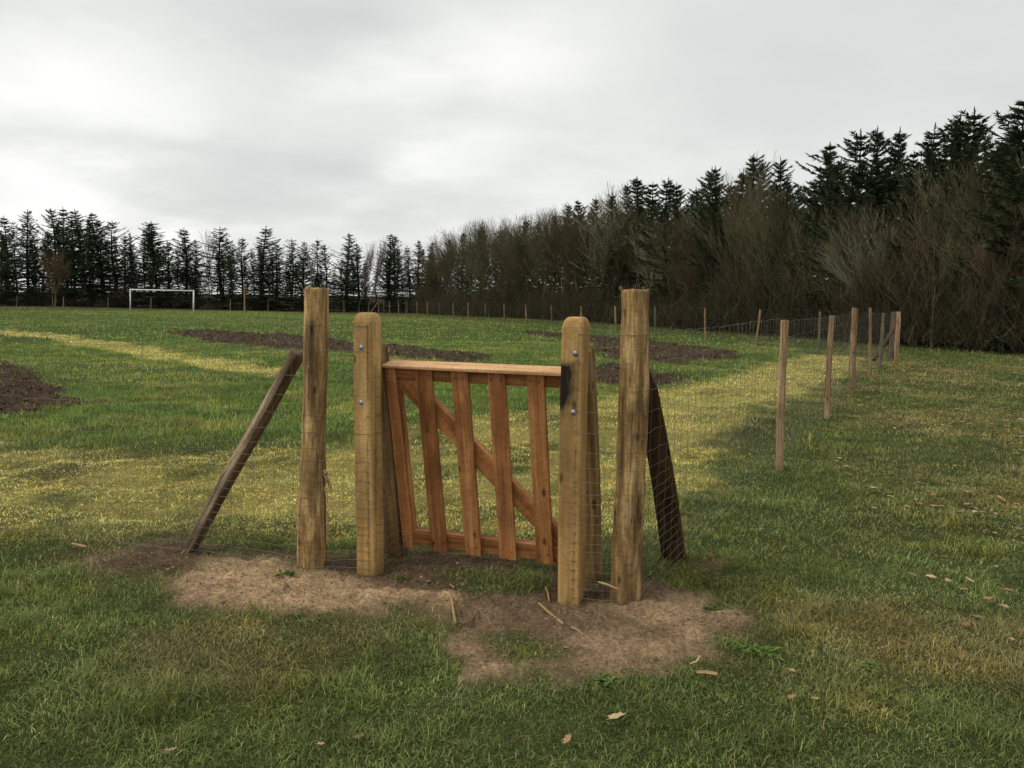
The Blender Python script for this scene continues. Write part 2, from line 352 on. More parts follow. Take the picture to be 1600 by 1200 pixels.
idx = np.arange(nr*na).reshape(nr, na); j2 = np.r_[np.arange(1, na), 0]
Q = np.stack([idx[:-1, :], idx[1:, :], idx[1:, j2], idx[:-1, j2]], -1).reshape(-1, 4)
V = np.c_[P, GZ]; V = np.r_[V, [[0, 0, 0]]]; GC = np.r_[GC, GC[:1]]
loops = Q.ravel(); fan = np.stack([idx[0, :], idx[0, j2], np.full(na, nr*na)], -1)
loops = np.r_[loops, fan.ravel()]; st = np.r_[np.arange(len(Q))*4, len(Q)*4+np.arange(na)*3]; tt = np.r_[np.full(len(Q), 4), np.full(na, 3)]
me = mesh_np('ground', V, loops, st, tt, M['ground'], True, {'col': ('FLOAT_COLOR', GC)})
tag(link('ground', me), kind='structure')
me.flip_normals() if me.polygons[0].normal.z < 0 else None
def hz(x, y):
    p = np.array([[x, y]], float); return float(relief(p[:, 0], p[:, 1], zones(p))[0])

# ------------------------------------------------------------------ grass
def scatter(r0, r1, dens, half=37):
    A = .5*math.radians(2*half)*(r1*r1-r0*r0); n = int(A*dens)
    r = np.sqrt(rng.uniform(r0*r0, r1*r1, n)); a = np.radians(rng.uniform(-half, half, n)); return np.c_[r*np.sin(a), r*np.cos(a)]
gV = []; gC = []; gQ = []; gT = []; vb = 0
def blades(P, lmul, wid, bend=True):
    global vb
    z = zones(P); n = len(P)
    keep = 1-.965*z['dirt']-.965*z['soil']*sst(.2, .5, fbm(P[:, 0], P[:, 1], .9, 3, 333)+.15)-.9*z['wood']; cl = fbm(P[:, 0], P[:, 1], .18, 3, 201)
    keep = keep*(.5+1.0*cl)
    k = rng.random(n) < keep; P = P[k]; z = {a: b[k] for a, b in z.items()}; cl = cl[k]; n = len(P)
    Ln = (.016+.022*rng.random(n))*(.45+1.1*cl)*(1+.45*z['rough'])*(1-.22*z['mow'])*lmul*(.75+.6*z['n'])
    Ln *= np.where(rng.random(n) < .05, 1.9, 1)*(1+1.0*sst(.62, .75, fbm(P[:, 0], P[:, 1], .3, 3, 207))*(1-z['mow']))
    ph = rng.uniform(0, 2*math.pi, n); ln = np.clip(rng.normal(.62, .3, n), .1, 1.3) + .25*z['mow']
    dx = np.cos(ph)*np.sin(ln); dy = np.sin(ph)*np.sin(ln); dz = np.abs(np.cos(ln))+.08
    d = np.c_[dx, dy, dz]; s = np.c_[-np.sin(ph), np.cos(ph), np.zeros(n)]
    # turn blades so that widths vary
    tw = rng.uniform(-.8, .8, n); s = s*np.cos(tw)[:, None]+np.c_[np.cos(ph), np.sin(ph), np.zeros(n)]*np.sin(tw)[:, None]
    w = wid*(.6+.8*rng.random(n)); brd = (rng.random(n) < .04); w = np.where(brd, w*2.2, w); Ln = np.where(brd, Ln*.6, Ln); b0 = np.c_[P, relief(P[:, 0], P[:, 1], z)-.004]
    # colour
    t = rng.random(n); g = np.tile(np.array([.100, .128, .038]), (n, 1))
    g = mixc(g, (.21, .24, .075), sst(.5, .95, t)*.85)
    g = mixc(g, (.045, .080, .016), sst(.4, .0, t)*.7)
    g = mixc(g, (.155, .235, .056), z['rough']*.7); g = mixc(g, (.045, .085, .02), sst(.5, .7, z['N'])*.4*(1-z['mow']))
    pt = sst(.48, .66, fbm(P[:, 0], P[:, 1], 1.1, 4, 401)); g = mixc(g, (.30, .29, .085), pt*z['rough']*.55)
    g = mixc(g, (.28, .24, .09), z['leafy']*.6*sst(.35, .65, fbm(P[:, 0], P[:, 1], 1.2, 3, 77))); g = mixc(g, (.25, .20, .09), z['dry']*.5*(1-z['rough']))
    y = z['mow']*np.clip(.86+3.0*(fbm(P[:, 0], P[:, 1], .7, 4, 303)-.48)+1.2*(z['N']-.45), .2, .95); y = np.maximum(y, z['path']*np.clip(.8+3.2*(fbm(P[:, 0], P[:, 1], .5, 4, 909)-.45), .2, 1)); t2 = rng.random(n); g = mixc(g, (.60, .54, .14), y*np.clip(.55+.5*t, 0, 1)); g = mixc(g, (.66, .55, .25), y*(t2 < .25)*.8); g = mixc(g, (.20, .13, .055), z['mow']*(t2 > .80)*.8); g = mixc(g, (.15, .24, .05), z['mow']*(np.abs(t2-.5) < .10)*.8)
    g = mixc(g, (.24, .20, .09), z['hay']*.7)
    g = mixc(g, (.30, .24, .12), (rng.random(n) < .07+.06*z['dry'])*.75)
    tn = fbm(P[:, 0], P[:, 1], .30, 4, 501); g = g*(1.45*rng.lognormal(0, .25, n)*(.55+.95*tn))[:, None]; g = mixc(g, g*np.array([1.08, .98, .85]), sst(.5, .7, fbm(P[:, 0], P[:, 1], .45, 3, 502)))
    near_ = 1-.20*(1-sst(4.2, 6.5, np.hypot(P[:, 0], P[:, 1]))) if False else 1
    if bend:
        mid = b0+d*(Ln*.55)[:, None]; dd = d.copy(); dd[:, 2] *= .35; dd[:, :2] *= 1.5; tip = mid+dd*(Ln*.55)[:, None]
        vv = np.stack([b0-s*w[:, None]*.5, b0+s*w[:, None]*.5, mid+s*w[:, None]*.4, mid-s*w[:, None]*.4, tip], 1)
        q = vb+np.arange(n)[:, None]*5; gQ.append(q+np.array([0, 1, 2, 3])); gT.append(q+np.array([3, 2, 4])); k = 5
    else:
        tip = b0+d*Ln[:, None]; vv = np.stack([b0-s*w[:, None]*.5, b0+s*w[:, None]*.5, tip], 1)
        q = vb+np.arange(n)[:, None]*3; gT.append(q+np.array([0, 1, 2])); k = 3
    gV.append(vv.reshape(-1, 3)); gC.append(np.repeat(g, k, 0)); vb += n*k
blades(scatter(2.0, 5.5, 12500), 1.0, .0030)
blades(scatter(5.5, 9, 4600), 1.1, .0048)
blades(scatter(9, 16, 1700), 1.15, .009, False)
blades(scatter(16, 32, 480), 1.25, .017, False)
blades(scatter(32, 105, 55), 1.4, .042, False)
V = np.concatenate(gV); C_ = np.concatenate(gC); Q = np.concatenate(gQ); T = np.concatenate(gT)
me = mesh_np('grass', V, np.r_[Q.ravel(), T.ravel()], np.r_[np.arange(len(Q))*4, len(Q)*4+np.arange(len(T))*3], np.r_[np.full(len(Q), 4), np.full(len(T), 3)], M['grass'], False, {'col': ('FLOAT_COLOR', C_)})
tag(link('grass', me), 'short green and yellowed meadow grass', 'grass', kind='stuff')
print('blade tris', len(T)+2*len(Q))

# ------------------------------------------------------------------ clods of soil
def lumps(P, size, colr, name, lab, mat):
    n = len(P); z = zones(P); h = relief(P[:, 0], P[:, 1], z)
    base = np.array([[1, 0, 0], [-1, 0, 0], [0, 1, 0], [0, -1, 0], [0, 0, 1], [0, 0, -1]], float)
    fc = np.array([[0, 2, 4], [2, 1, 4], [1, 3, 4], [3, 0, 4], [2, 0, 5], [1, 2, 5], [3, 1, 5], [0, 3, 5]])
    s = size*rng.lognormal(0, .45, n); a = rng.uniform(0, 6.28, n)
    v = base[None]*(rng.uniform(.5, 1.1, (n, 6, 1)))*s[:, None, None]; v = v*np.array([1, 1, .6])+rng.normal(0, .15, (n, 6, 3))*s[:, None, None]
    c, sn = np.cos(a)[:, None], np.sin(a)[:, None]; v = np.stack([v[..., 0]*c-v[..., 1]*sn, v[..., 0]*sn+v[..., 1]*c, v[..., 2]], -1)
    v = v+np.c_[P, h+s*.15][:, None]
    T = (np.arange(n)[:, None, None]*6+fc[None]).reshape(-1, 3)
    colz = (np.array(colr)[None]*rng.uniform(.5, 1.4, (n, 1)))
    me = mesh_np(name, v.reshape(-1, 3), T.ravel(), np.arange(len(T))*3, np.full(len(T), 3), mat, False, {'col': ('FLOAT_COLOR', np.repeat(colz, 6, 0))})
    tag(link(name, me), lab, 'soil', kind='stuff')
def inpoly(V, dens):
    lo, hi = V.min(0), V.max(0); n = int(dens*np.prod(hi-lo)); P = rng.uniform(lo, hi, (n, 2)); return P[sdist(P, V) > 0]
Pc = inpoly(DIRT, 900); lumps(Pc, .0055, (.22, .155, .10), 'soil_crumbs', 'loose crumbs of pale trodden earth around the gate posts', M['twigs'])
lumps(np.concatenate([inpoly(V, d) for V, d in zip(SOIL, (90, 40, 40, 70))]), .028, (.078, .049, .032), 'soil_clods', 'dark dug over clods in the patches of the field', M['twigs'])

# ------------------------------------------------------------------ gate frame of reference
CL = Vector((-.813, 4.80, 0)); CR = Vector((.325, 4.37, 0))
U = (CR-CL).normalized(); VB = Vector((-U.y, U.x, 0)); ZU = Vector((0, 0, 1))
TH = math.atan(.2); WL = (ZU*math.cos(TH)-VB*math.sin(TH)); NL = VB*math.cos(TH)+ZU*math.sin(TH)
GAP = (CR-CL).length; O0 = CL+VB*.39
def square_post(cx, ax, ay, up, h, half, rad, z0=-.1, dome=.05, seed=0, stain_shade=None, warp=.004):
    mb = MB(); prof = []
    for q in range(4):
        c = (math.radians(45+90*q)); ccx = (half-rad)*(1 if math.cos(c) > 0 else -1); ccy = (half-rad)*(1 if math.sin(c) > 0 else -1)
        for k in range(4):
            a = math.radians(90*q+90*k/3); prof.append((ccx+rad*math.cos(a), ccy+rad*math.sin(a)))
    n = len(prof); lv = [(z0+(h-dome-z0)*i/28, 1.) for i in range(29)]
    for i in range(1, 8): a = i/7*math.pi/2; lv.append((h-dome+dome*math.sin(a), (1-(1-math.cos(a))*.55)*(.97 if i else 1)))
    vs = []; gs = []; st = []; off = (seed*3.1, seed*1.7, seed*2.3)
    for (z, s) in lv:
        wx = warp*math.sin(z*3+seed); wy = warp*math.cos(z*2.2+seed)
        for (px, py) in prof:
            vs.append(cx+ax*(px*s+wx)+ay*(py*s+wy)+up*z); gs.append((px*s+off[0], py*s+off[1], z+off[2])); st.append(stain_shade(px, py, z) if stain_shade else 0.)
    m_ = len(lv); fs = [(i*n+k, i*n+(k+1) % n, (i+1)*n+(k+1) % n, (i+1)*n+k) for i in range(m_-1) for k in range(n)]
    fs.append(tuple((m_-1)*n+k for k in range(n))); mb.add(vs, fs, gs, st); return mb
def gs_(x, c, s): return math.exp(-((x-c)/s)**2)
def bolt(root, p, nrm, r=.0155):
    mb = MB(); n = 14; up = nrm.orthogonal().normalized(); sd = nrm.cross(up); vs = []; rings = [(r*1.0, 0), (r, .003), (r*.86, .007), (r*.55, .0105), (r*.2, .012)]
    for (rad, h) in rings:
        for k in range(n): a = 2*math.pi*k/n; vs.append(p+up*math.cos(a)*rad+sd*math.sin(a)*rad+nrm*h)
    fs = [(i*n+k, i*n+(k+1) % n, (i+1)*n+(k+1) % n, (i+1)*n+k) for i in range(4) for k in range(n)]+[tuple(4*n+k for k in range(n))]
    mb.add(vs, fs); return mb.build('bolt', M['bolt'], root, True)
def mud(px, py, z): return .75*max(0, 1-(z+.02)/.10)**1.3 if z < .09 else 0
def lstain(px, py, z): return mud(px, py, z)*.5+.9*gs_(z, 1.44, .012)*gs_(px, .032, .006)*(py < 0)+.5*gs_(px, .035, .003)*(z < 1.44)*(z > .9)*(py < 0) + (.55*gs_(z, .93, .012)*gs_(px, .0, .02)+.35*gs_(z, .66, .02)*gs_(px, .0, .03))*(py < 0)
def rstain(px, py, z): return mud(px, py, z)*.5+1.6*gs_(px, -.052, .030)*(1/(1+math.exp(-(z-1.06)/.035)))*(1/(1+math.exp((z-1.255)/.006)))*(py < .02) + .3*gs_(px, -.05, .03)*(z > .7)*(z < 1.15)
for (C0, sfn, hh, lab, bp, side, sd) in ((CL, lstain, 1.50, 'square timber gate post with leaning support, on the left of the small gate', ((565, 543), (565, 629)), 'l', 1),
                            (CR, rstain, 1.50, 'square timber gate post with a black smudge between its bolts, right of the gate', ((899, 552), (896, 644)), 'r', 2)):
    t = tag(empty('gate_post', C0), lab, 'gate post', 'square gate posts')
    square_post(C0, U, VB, ZU, hh, .0605, .015, stain_shade=sfn, seed=sd).build('upright', M['gatepost'], t, False)
    bb = C0+VB*.39+U*(-.036 if side == 'l' else 0.)
    square_post(bb, U, NL, WL, 1.345 if side == 'l' else 1.38, .060, .018, seed=sd+4, dome=.03, stain_shade=lambda a, b_, z: mud(a, b_, z)).build('leaning_support', M['strut'], t, False)
    for (bx, by) in bp:
        d = ray(bx, by); q0 = C0-VB*.0605; tt_ = (q0-Vector((0, 0, H))).dot(VB)/d.dot(VB); bolt(t, Vector((0, 0, H))+d*tt_, -VB)

# ------------------------------------------------------------------ gate
gt = tag(empty('gate', O0+U*.6), 'small reddish larch gate of upright slats with a diagonal brace and pale top board', 'gate')
def gp(u, w, n=0.): return O0+U*u+WL*w+NL*n
def gbox(u0, u1, w0, w1, n0, n1, along='w', bev=.003):
    mb = MB(); c = gp((u0+u1)/2, (w0+w1)/2, (n0+n1)/2)
    if along == 'w': mb.box(c, U, NL, WL, (u1-u0, n1-n0, w1-w0), bev)
    else: mb.box(c, WL, NL, U, (w1-w0, n1-n0, u1-u0), bev)
    return mb
F0, F1, F2 = -.045, -.0225, .0225
for (u0, u1, w0, w1) in ((.043, .106, .070, 1.2185), (.236, .339, .070, 1.2185), (.460, .563, .073, 1.2185), (.680, .783, .076, 1.2185), (.909, 1.010, .078, 1.2185), (1.095, 1.156, .078, 1.2185)):
    gbox(u0, u1, w0, w1, F0+random.uniform(0, .001), F1).build('slat', M['larch'], gt)
gbox(.045, 1.156, 1.138, 1.2175, F1+.001, F2, 'u').build('top_rail', M['larch'], gt)
rb = gbox(.045, 1.156, .088, .185, F1+.001, F2, 'u').build('bottom_rail', M['larch'], gt)
gbox(.050, .118, .186, 1.137, F1+.001, F2-.002).build('stile', M['larch'], gt)
gbox(1.085, 1.150, .186, 1.137, F1+.001, F2-.002).build('stile', M['larch'], gt)
for u in (.341, .565, .785, 1.012): pass
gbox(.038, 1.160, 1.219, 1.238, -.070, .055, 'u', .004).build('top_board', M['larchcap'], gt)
for uu in (.075, .2875, .5115, .7315, .9595):                                    # screw heads
    for w_ in (1.18, .135):
        for du in (-.028, .026):
            if uu < .1: du *= .5
            mb = MB(); c_ = gp(uu+du+random.uniform(-.004, .004), w_+random.uniform(-.012, .012), F0-.0008); mb.tube([c_, c_-NL*.0012], .0042, 8); mb.build('screw', M['dark'], gt)
# diagonal
a0 = Vector((.118, 1.137)); a1 = Vector((1.085, .19)); mb = MB()
top = [(.225, 1.137), (1.085, .262)]; bot = [(.1185, 1.08), (.985, .186)]
pts = [(.1185, 1.137), (.225, 1.137), (1.0845, .262), (1.0845, .1865), (1.005, .1865), (.1185, 1.078)]
off = (4.2, 1.1, 6.); n = len(pts); vs = []; gs = []
for nn in (F1+.001, F2-.003):
    for (u_, w_) in pts: vs.append(gp(u_, w_, nn)); gs.append((off[0]+(u_+w_)*.707, off[1]+nn, off[2]+(u_-w_)*.707))
mb.add(vs, [tuple(range(n)), tuple(range(2*n-1, n-1, -1))]+[(k, n+k, n+(k+1) % n, (k+1) % n) for k in range(n)], gs); mb.build('diagonal_brace', M['larch'], gt)
# pale freshly sawn upper arrises of bottom rail and brace: real timber strips
for (u0, u1) in ((.1065, .2355), (.3395, .4595), (.5635, .6795), (.7835, .9085), (1.0105, 1.0945)): pass

# ------------------------------------------------------------------ round posts
def round_post(base, topc, r0, r1, seed, stain_shade, mat, name='post', parent=None, flare=.0):
    mb = MB(); n = 56; m_ = 70; vs = []; gs = []; st = []; base = Vector(base); topc = Vector(topc); ax = (topc-base)
    hgt = ax.length; d = ax.normalized(); a = Vector((1, 0, 0)); a = (a-d*a.dot(d)).normalized(); b = d.cross(a); r_ = random.Random(seed)
    ph = [r_.uniform(0, 6.28) for _ in range(12)]
    def rad(an, z):
        r = r0+(r1-r0)*z/hgt
        r *= 1+.05*math.sin(2*an+ph[0]+z*2.3)+.045*math.sin(3*an+ph[1]-z*3.1)+.02*math.sin(5*an+ph[2]+z*3)+.012*math.sin(9*an+ph[3]+z*4)+.008*math.sin(17*an+ph[4]+2*z)
        r *= 1+.045*math.sin(z*5.5+ph[5])+.02*math.sin(z*23+ph[7]+2*an)+.015*math.sin(z*13+ph[6]+an)
        for k in range(4):
            c0 = ph[7+k]; dd = abs((an-c0-.12*math.sin(z*2+k)+math.pi) % (2*math.pi)-math.pi)
            if dd < .09: r -= .008*(1-dd/.09)*(.5+.5*math.sin(z*(3+k)+k*2))
        return r
    lv = [-.12+(hgt+.12-.012)*i/m_ for i in range(m_+1)]+[hgt-.004, hgt]
    for i, z in enumerate(lv):
        sc = 1. if i <= m_ else (.985 if i == m_+1 else .90)
        if m_-3 <= i <= m_: sc = 1.03
        for k in range(n):
            an = 2*math.pi*k/n; r = rad(an, z)*sc; zz_ = z+(.004*math.sin(an*3+ph[2])+r_.uniform(-.002, .002) if i > m_ else 0)
            vs.append(base+d*zz_+a*math.cos(an)*r+b*math.sin(an)*r+a*.008*math.sin(z*2.5+ph[3])); gs.append((math.cos(an)*r+seed, math.sin(an)*r, z))
            st.append(stain_shade(an, z))
    fs = [(i*n+k, i*n+(k+1) % n, (i+1)*n+(k+1) % n, (i+1)*n+k) for i in range(len(lv)-1) for k in range(n)]+[tuple((len(lv)-1)*n+k for k in range(n))]
    mb.add(vs, fs, gs, st)
    for _ in range(46):                                                     # torn fibres
        an = r_.uniform(0, 6.28); z = r_.choice([r_.uniform(0, hgt), hgt-.01, hgt-.015]); r = rad(an, z); p = base+d*z+a*math.cos(an)*r+b*math.sin(an)*r
        o_ = (a*math.cos(an)+b*math.sin(an)); l = r_.uniform(.01, .04); s_ = d*r_.choice((-1, 1))
        mb.tube([p-o_*.003, p+o_*l*.25+s_*l*.6+a*r_.uniform(-.004, .004), p+o_*l*.5*r_.random()+s_*l], [.0014, .001, .0004], 4)
    return mb.build(name, mat, parent, True)
RLb = gnd(478, 896)+VB*.07; RLb.z = 0; RLt = at(492.5, 450, 4.90); RLt.y = RLb.y-.0
RLt = at(492.5, 450, RLb.y)
RRb = gnd(977, 949)+VB*.07; RRb.z = 0; RRt = at(990.5, 453, RRb.y)
t = tag(empty('round_post', RLb), 'round peeled post with dark streaks and a brace on its left', 'fence post', 'thick round fence posts')
def camang(px): return px
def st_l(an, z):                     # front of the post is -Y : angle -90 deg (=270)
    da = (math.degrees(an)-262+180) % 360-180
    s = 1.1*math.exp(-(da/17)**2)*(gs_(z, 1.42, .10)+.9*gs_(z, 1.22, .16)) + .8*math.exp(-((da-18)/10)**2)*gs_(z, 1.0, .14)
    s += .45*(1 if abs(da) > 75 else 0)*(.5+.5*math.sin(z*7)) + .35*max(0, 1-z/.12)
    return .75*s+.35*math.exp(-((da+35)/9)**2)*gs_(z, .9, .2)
round_post(RLb, RLt, .0775, .0665, 3, st_l, M['round'], 'post', t)
mb = MB()
for (x0, y0, x1, y1, w) in ((500, 738, 508, 762, .007), (504, 740, 513, 778, .006), (502, 760, 506, 795, .005), (508, 775, 531, 806, .002), (505, 800, 507, 838, .0035), (507, 800, 504, 850, .003), (501, 735, 505, 742, .010)):
    p0 = at(x0+5, y0, RLb.y-.03); p1 = at(x1+6, y1, RLb.y-.05+random.uniform(-.02, .02)); md = (p0+p1)/2+Vector((random.uniform(.002, .012), -.008, 0))
    mb.tube([p0, md, p1], [w*1.1, w*1.2, .001], 5)
mb.build('bark_strip', M['splinter'], t)
t2 = tag(empty('round_post', RRb), 'round peeled golden post with a dark plank brace behind, right of the gate', 'fence post', 'thick round fence posts')
def streak_shade_r(an, z):
    da = (math.degrees(an)-270+180) % 360-180
    return .75*math.exp(-((da-72)/16)**2)+.6*math.exp(-((da+48)/7)**2)*gs_(z, .8, .5)+.3*math.exp(-((da-15)/8)**2)*(gs_(z, 1.2, .12))+.25*max(0, 1-z/.1)  # right flank is shade painted into the colour; the rest streaks and foot
round_post(RRb, RRt, .0775, .0755, 8, streak_shade_r, M['round'], 'post', t2)
# braces
sb = gnd(287, 862); sb.z -= .05; stp = at(466, 552, 4.97)
mb = MB(); n = 14
dirv = (stp-sb); L_ = dirv.length; dd = dirv.normalized(); a_ = Vector((0, 1, 0)); a_ = (a_-dd*a_.dot(dd)).normalized(); b_ = dd.cross(a_)
vs = []; gs = []; stain_shade_b = []; SGN = 1 if b_.x > 0 else -1
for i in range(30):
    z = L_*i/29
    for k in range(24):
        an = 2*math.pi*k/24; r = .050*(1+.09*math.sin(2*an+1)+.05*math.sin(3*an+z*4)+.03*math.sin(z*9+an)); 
        x_ = math.cos(an)*r; y_ = math.sin(an)*r; sd_ = SGN*y_*.93-x_*.36; cut = max(0, sd_-.030); x_ += cut*.36; y_ -= SGN*cut*.93; stain_shade_b.append(.62 if cut > 0 else (.8*max(0, (z-L_+.22)/.22)))  # split side browner, underside shade painted into its colour; upper end darkened too
        vs.append(sb+dd*z+a_*x_+b_*y_); gs.append((x_+2, y_, z))
mb.add(vs, [(i*24+k, i*24+(k+1) % 24, (i+1)*24+(k+1) % 24, (i+1)*24+k) for i in range(29) for k in range(24)]+[tuple(29*24+k for k in range(24))], gs, stain_shade_b)
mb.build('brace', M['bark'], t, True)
sb = gnd(1056, 872)+Vector((0, .03, -.06)); stp = at(1004, 580, RRb.y+.10)
mb = MB(); dirv = stp-sb; dd = dirv.normalized(); ax_ = Vector((1, 0, 0)); ax_ = (ax_-dd*ax_.dot(dd)).normalized(); ay_ = dd.cross(ax_)
vs = []; gs = []; K = 24
for i in range(K+1):
    s = i/K; z = s*dirv.length; bow = .014*math.sin(s*math.pi)
    w = .074*(1-.2*s)*(1 if s < .93 else 1-(s-.93)*5)
    for (qx, qy) in ((-1, -1), (-.86, -1.12), (.86, -1.12), (1, -1), (1, 1), (-1, 1)):
        vs.append(sb+dd*z+ax_*(qx*w+bow)+ay_*qy*.032); gs.append((qx*w, qy*.03, z))
mb.add(vs, [(i*6+k, i*6+(k+1) % 6, (i+1)*6+(k+1) % 6, (i+1)*6+k) for i in range(K) for k in range(6)]+[tuple(K*6+k for k in range(6))], gs)
mb.build('brace', M['dark'], t2)

# ------------------------------------------------------------------ wire netting
ROWS = [1.43, 1.28, 1.14, 1.03, .92, .82, .73, .66, .60, .55, .49, .44, .39, .34, .29, .24, .19, .14, .09, .04]
def netting(name, path, parent, rows=ROWS, vs=.15, r=.0011, mat='wire', extra=None, step=.075, hscale=1., wob=.004, scallop=.012, sides=4):
    pts = [Vector((p[0], p[1], 0)) for p in path]; dist = [0]
    for i in range(1, len(pts)): dist.append(dist[-1]+(pts[i]-pts[i-1]).length)
    tot = dist[-1]; da = np.array(dist)
    def xy(s): return np.interp(s, da, [p.x for p in pts]), np.interp(s, da, [p.y for p in pts])
    ns = max(2, int(tot/step)); S_ = np.linspace(0, tot, ns+1); X, Y = xy(S_)
    B = base_z(X, Y) if len(X) else 0
    A0 = []; A1 = []; R_ = []; rowz = []
    nr_ = np.random.default_rng(int(tot*100))
    for h in rows:
        z = B+h*hscale+nr_.normal(0, wob, ns+1)+scallop*(fbm(S_, S_*0+h*3, .9, 2, 7)-.5); rowz.append(z)
        q = np.c_[X+nr_.normal(0, wob*.5, ns+1), Y+nr_.normal(0, wob*.5, ns+1), z]; A0.append(q[:-1]); A1.append(q[1:])
        R_.append(np.full(ns, r*(1.35 if h in (rows[0], rows[-1]) else 1)))
    nv = max(1, int(tot/vs))
    for i in range(nv+1):
        s = i*tot/nv; x, y = xy(s); zc = [np.interp(s, S_, z) for z in rowz]
        q = np.array([[x+nr_.normal(0, wob*.6), y, z] for z in zc]); A0.append(q[:-1]); A1.append(q[1:]); R_.append(np.full(len(q)-1, r*.9))
    A0 = np.concatenate(A0); A1 = np.concatenate(A1); R_ = np.concatenate(R_)
    V, Q = segs(A0, A1, R_, R_, sides)
    if parent: V = V-np.array(parent.location)
    return link(name, quads_mesh(name, V, Q, M[mat]), parent)
def arc(c, r, a0, a1, n=8): return [(c.x+r*math.cos(math.radians(a)), c.y+r*math.sin(math.radians(a))) for a in np.linspace(a0, a1, n)]
fl = CL-VB*.064+U*.03; wl = [(fl.x, fl.y), ((CL-VB*.064-U*.06).x, (CL-VB*.064-U*.06).y)]
wl += arc(RLb, .083, -62, -120, 7)
dl = (Vector((-3.39, 5.51, 0))-RLb).normalized()
wl += [(RLb.x+dl.x*q, RLb.y-.02+dl.y*q) for q in (.3, 1., 2.3, 3.6, 6)]
fe = tag(empty('wire_fence', (RLb.x+dl.x*2, RLb.y+dl.y*2, 0)), 'fine wire netting running left from the gate post past the leaning brace', 'wire fence')
netting('netting', wl, fe)
# gate post staples and twisted wire tail belong to the fence netting
mb = MB()
for h in ROWS:
    mb = MB(); p = fl+ZU*h; mb.tube([p+U*.008-VB*.001, p+U*.008-VB*.006, p-U*.004-VB*.006, p-U*.004-VB*.001], .0017, 5); mb.build('staple', M['wire'], fe)
mb = MB(); p = fl+ZU*1.43; mb.tube([p+Vector((random.uniform(-.002, .002)-.004*i, -.004, .004*math.sin(i*2)-.002*i)) for i in range(26)], .0016, 5)
mb.tube([p+Vector((.001*math.sin(i*2), -.004, -.03*i)) for i in range(14)], .0013, 5)
mb.build('wire_tail', M['wire'], fe)
def stake(root, x, ybase, ytop, w, mat=None, Y=None, xt=None, d=None, name='post', tall=None):
    b = gnd(x, ybase) if Y is None else Vector(((x-800)/F*Y, Y, gz((x-800)/F*Y, Y)))
    tp = at(xt if xt else x, ytop, b.y); mb = MB(); ax = Vector((1, 0, 0)); az = (tp-b).normalized(); ax = (ax-az*ax.dot(az)).normalized()
    rot = Matrix.Rotation(random.uniform(-.6, .6), 3, az); ax = rot@ax; ay = az.cross(ax); h = (tp-b).length
    n = 8; lv = 10; vs = []; gs = []; pp = [random.uniform(.85, 1.1) for _ in range(n)]; off = random.uniform(0, 50)
    for i in range(lv+1):
        z = -.15+(h+.15)*i/lv
        for k in range(n):
            an = 2*math.pi*(k+.5)/n; c = math.cos(an); s = math.sin(an); q = .5*w/max(abs(c), abs(s))*.96*pp[k]*(1+.03*math.sin(z*6+k))*(1.08-.1*i/lv)
            vs.append(b+az*z+ax*c*q+ay*s*q*(d or .8)+ax*.006*math.sin(z*3+off)); gs.append((c*q+off, s*q, z))
    mb.add(vs, [(i*n+k, i*n+(k+1) % n, (i+1)*n+(k+1) % n, (i+1)*n+k) for i in range(lv) for k in range(n)]+[tuple(lv*n+k for k in range(n))], gs)
    mb.build(name, mat or M['stake'], root); return b, tp
sn = CL+U*.063; lo = sn-VB*.03; A0 = []; A1 = []
def zlim(v_): return 1.38*(1-(v_+.03)/.40)
for h in ROWS:
    v1 = min(.33, .40*(1-h/1.30)-.03)
    if v1 < 0: continue
    q_ = [sn+VB*(-.03+(v1+.03)*i/6)+ZU*(h+.015*math.sin(i*1.7+h*9)*.4)+U*random.uniform(0, .004) for i in range(7)]
    A0 += q_[:-1]; A1 += q_[1:]
for v_ in (-.03, .07, .19, .32):
    q_ = [sn+VB*(v_+random.uniform(-.004, .004))+ZU*(.04+(min(1.2, 1.30*(1-(v_+.03)/.40))-.04)*i/9) for i in range(10)]; A0 += q_[:-1]; A1 += q_[1:]
A0 = np.array(A0); A1 = np.array(A1); V, Q = segs(A0, A1, np.full(len(A0), .0012), np.full(len(A0), .0012), 4)
link('netting', quads_mesh('netting', V-np.array(fe.location), Q, M['wire']), fe)
# right-hand run
fr = tag(empty('wire_fence', (2.5, 7.9, 0)), 'wire netting on split stakes receding from the right gate post to the field corner', 'wire fence')
sp = [stake(fr, 1217, 735, 500, .082, xt=1225), stake(fr, 1292, 655, 493, .078, xt=1299.5), stake(fr, 1331, 616, 481, .098, xt=1336),
      stake(fr, 1359, 588, 481, .07, xt=1360), stake(fr, 1374, 576, 489, .10, M['greystake'], xt=1380.5), stake(fr, 1392, 563, 487, .13, M['greystake'], xt=1397)]
stake(fr, 1400, 561, 487, .13, xt=1404)
cr_ = CR-VB*.064+U*.03
wr = [(cr_.x, cr_.y), ((CR-VB*.064+U*.065).x, (CR-VB*.064+U*.065).y)]+arc(RRb, .083, -115, -5, 9)+[((b_.x-.06), b_.y) for b_, _ in sp]
netting('netting', wr[:11+1], fr, step=.075, hscale=.99)
netting('netting', wr[11:14], fr, step=.15, hscale=.96, wob=.006, r=.0012)
netting('netting', wr[13:], fr, step=.3, hscale=.95, wob=.008, sides=3, r=.0012, mat='farwire')
mb = MB()
for h in ROWS:
    mb = MB(); p = cr_+ZU*h; mb.tube([p-U*.010-VB*.001, p-U*.010-VB*.007, p+U*.004-VB*.007, p+U*.004-VB*.001], .0018, 5); mb.build('staple', M['wire'], fr)
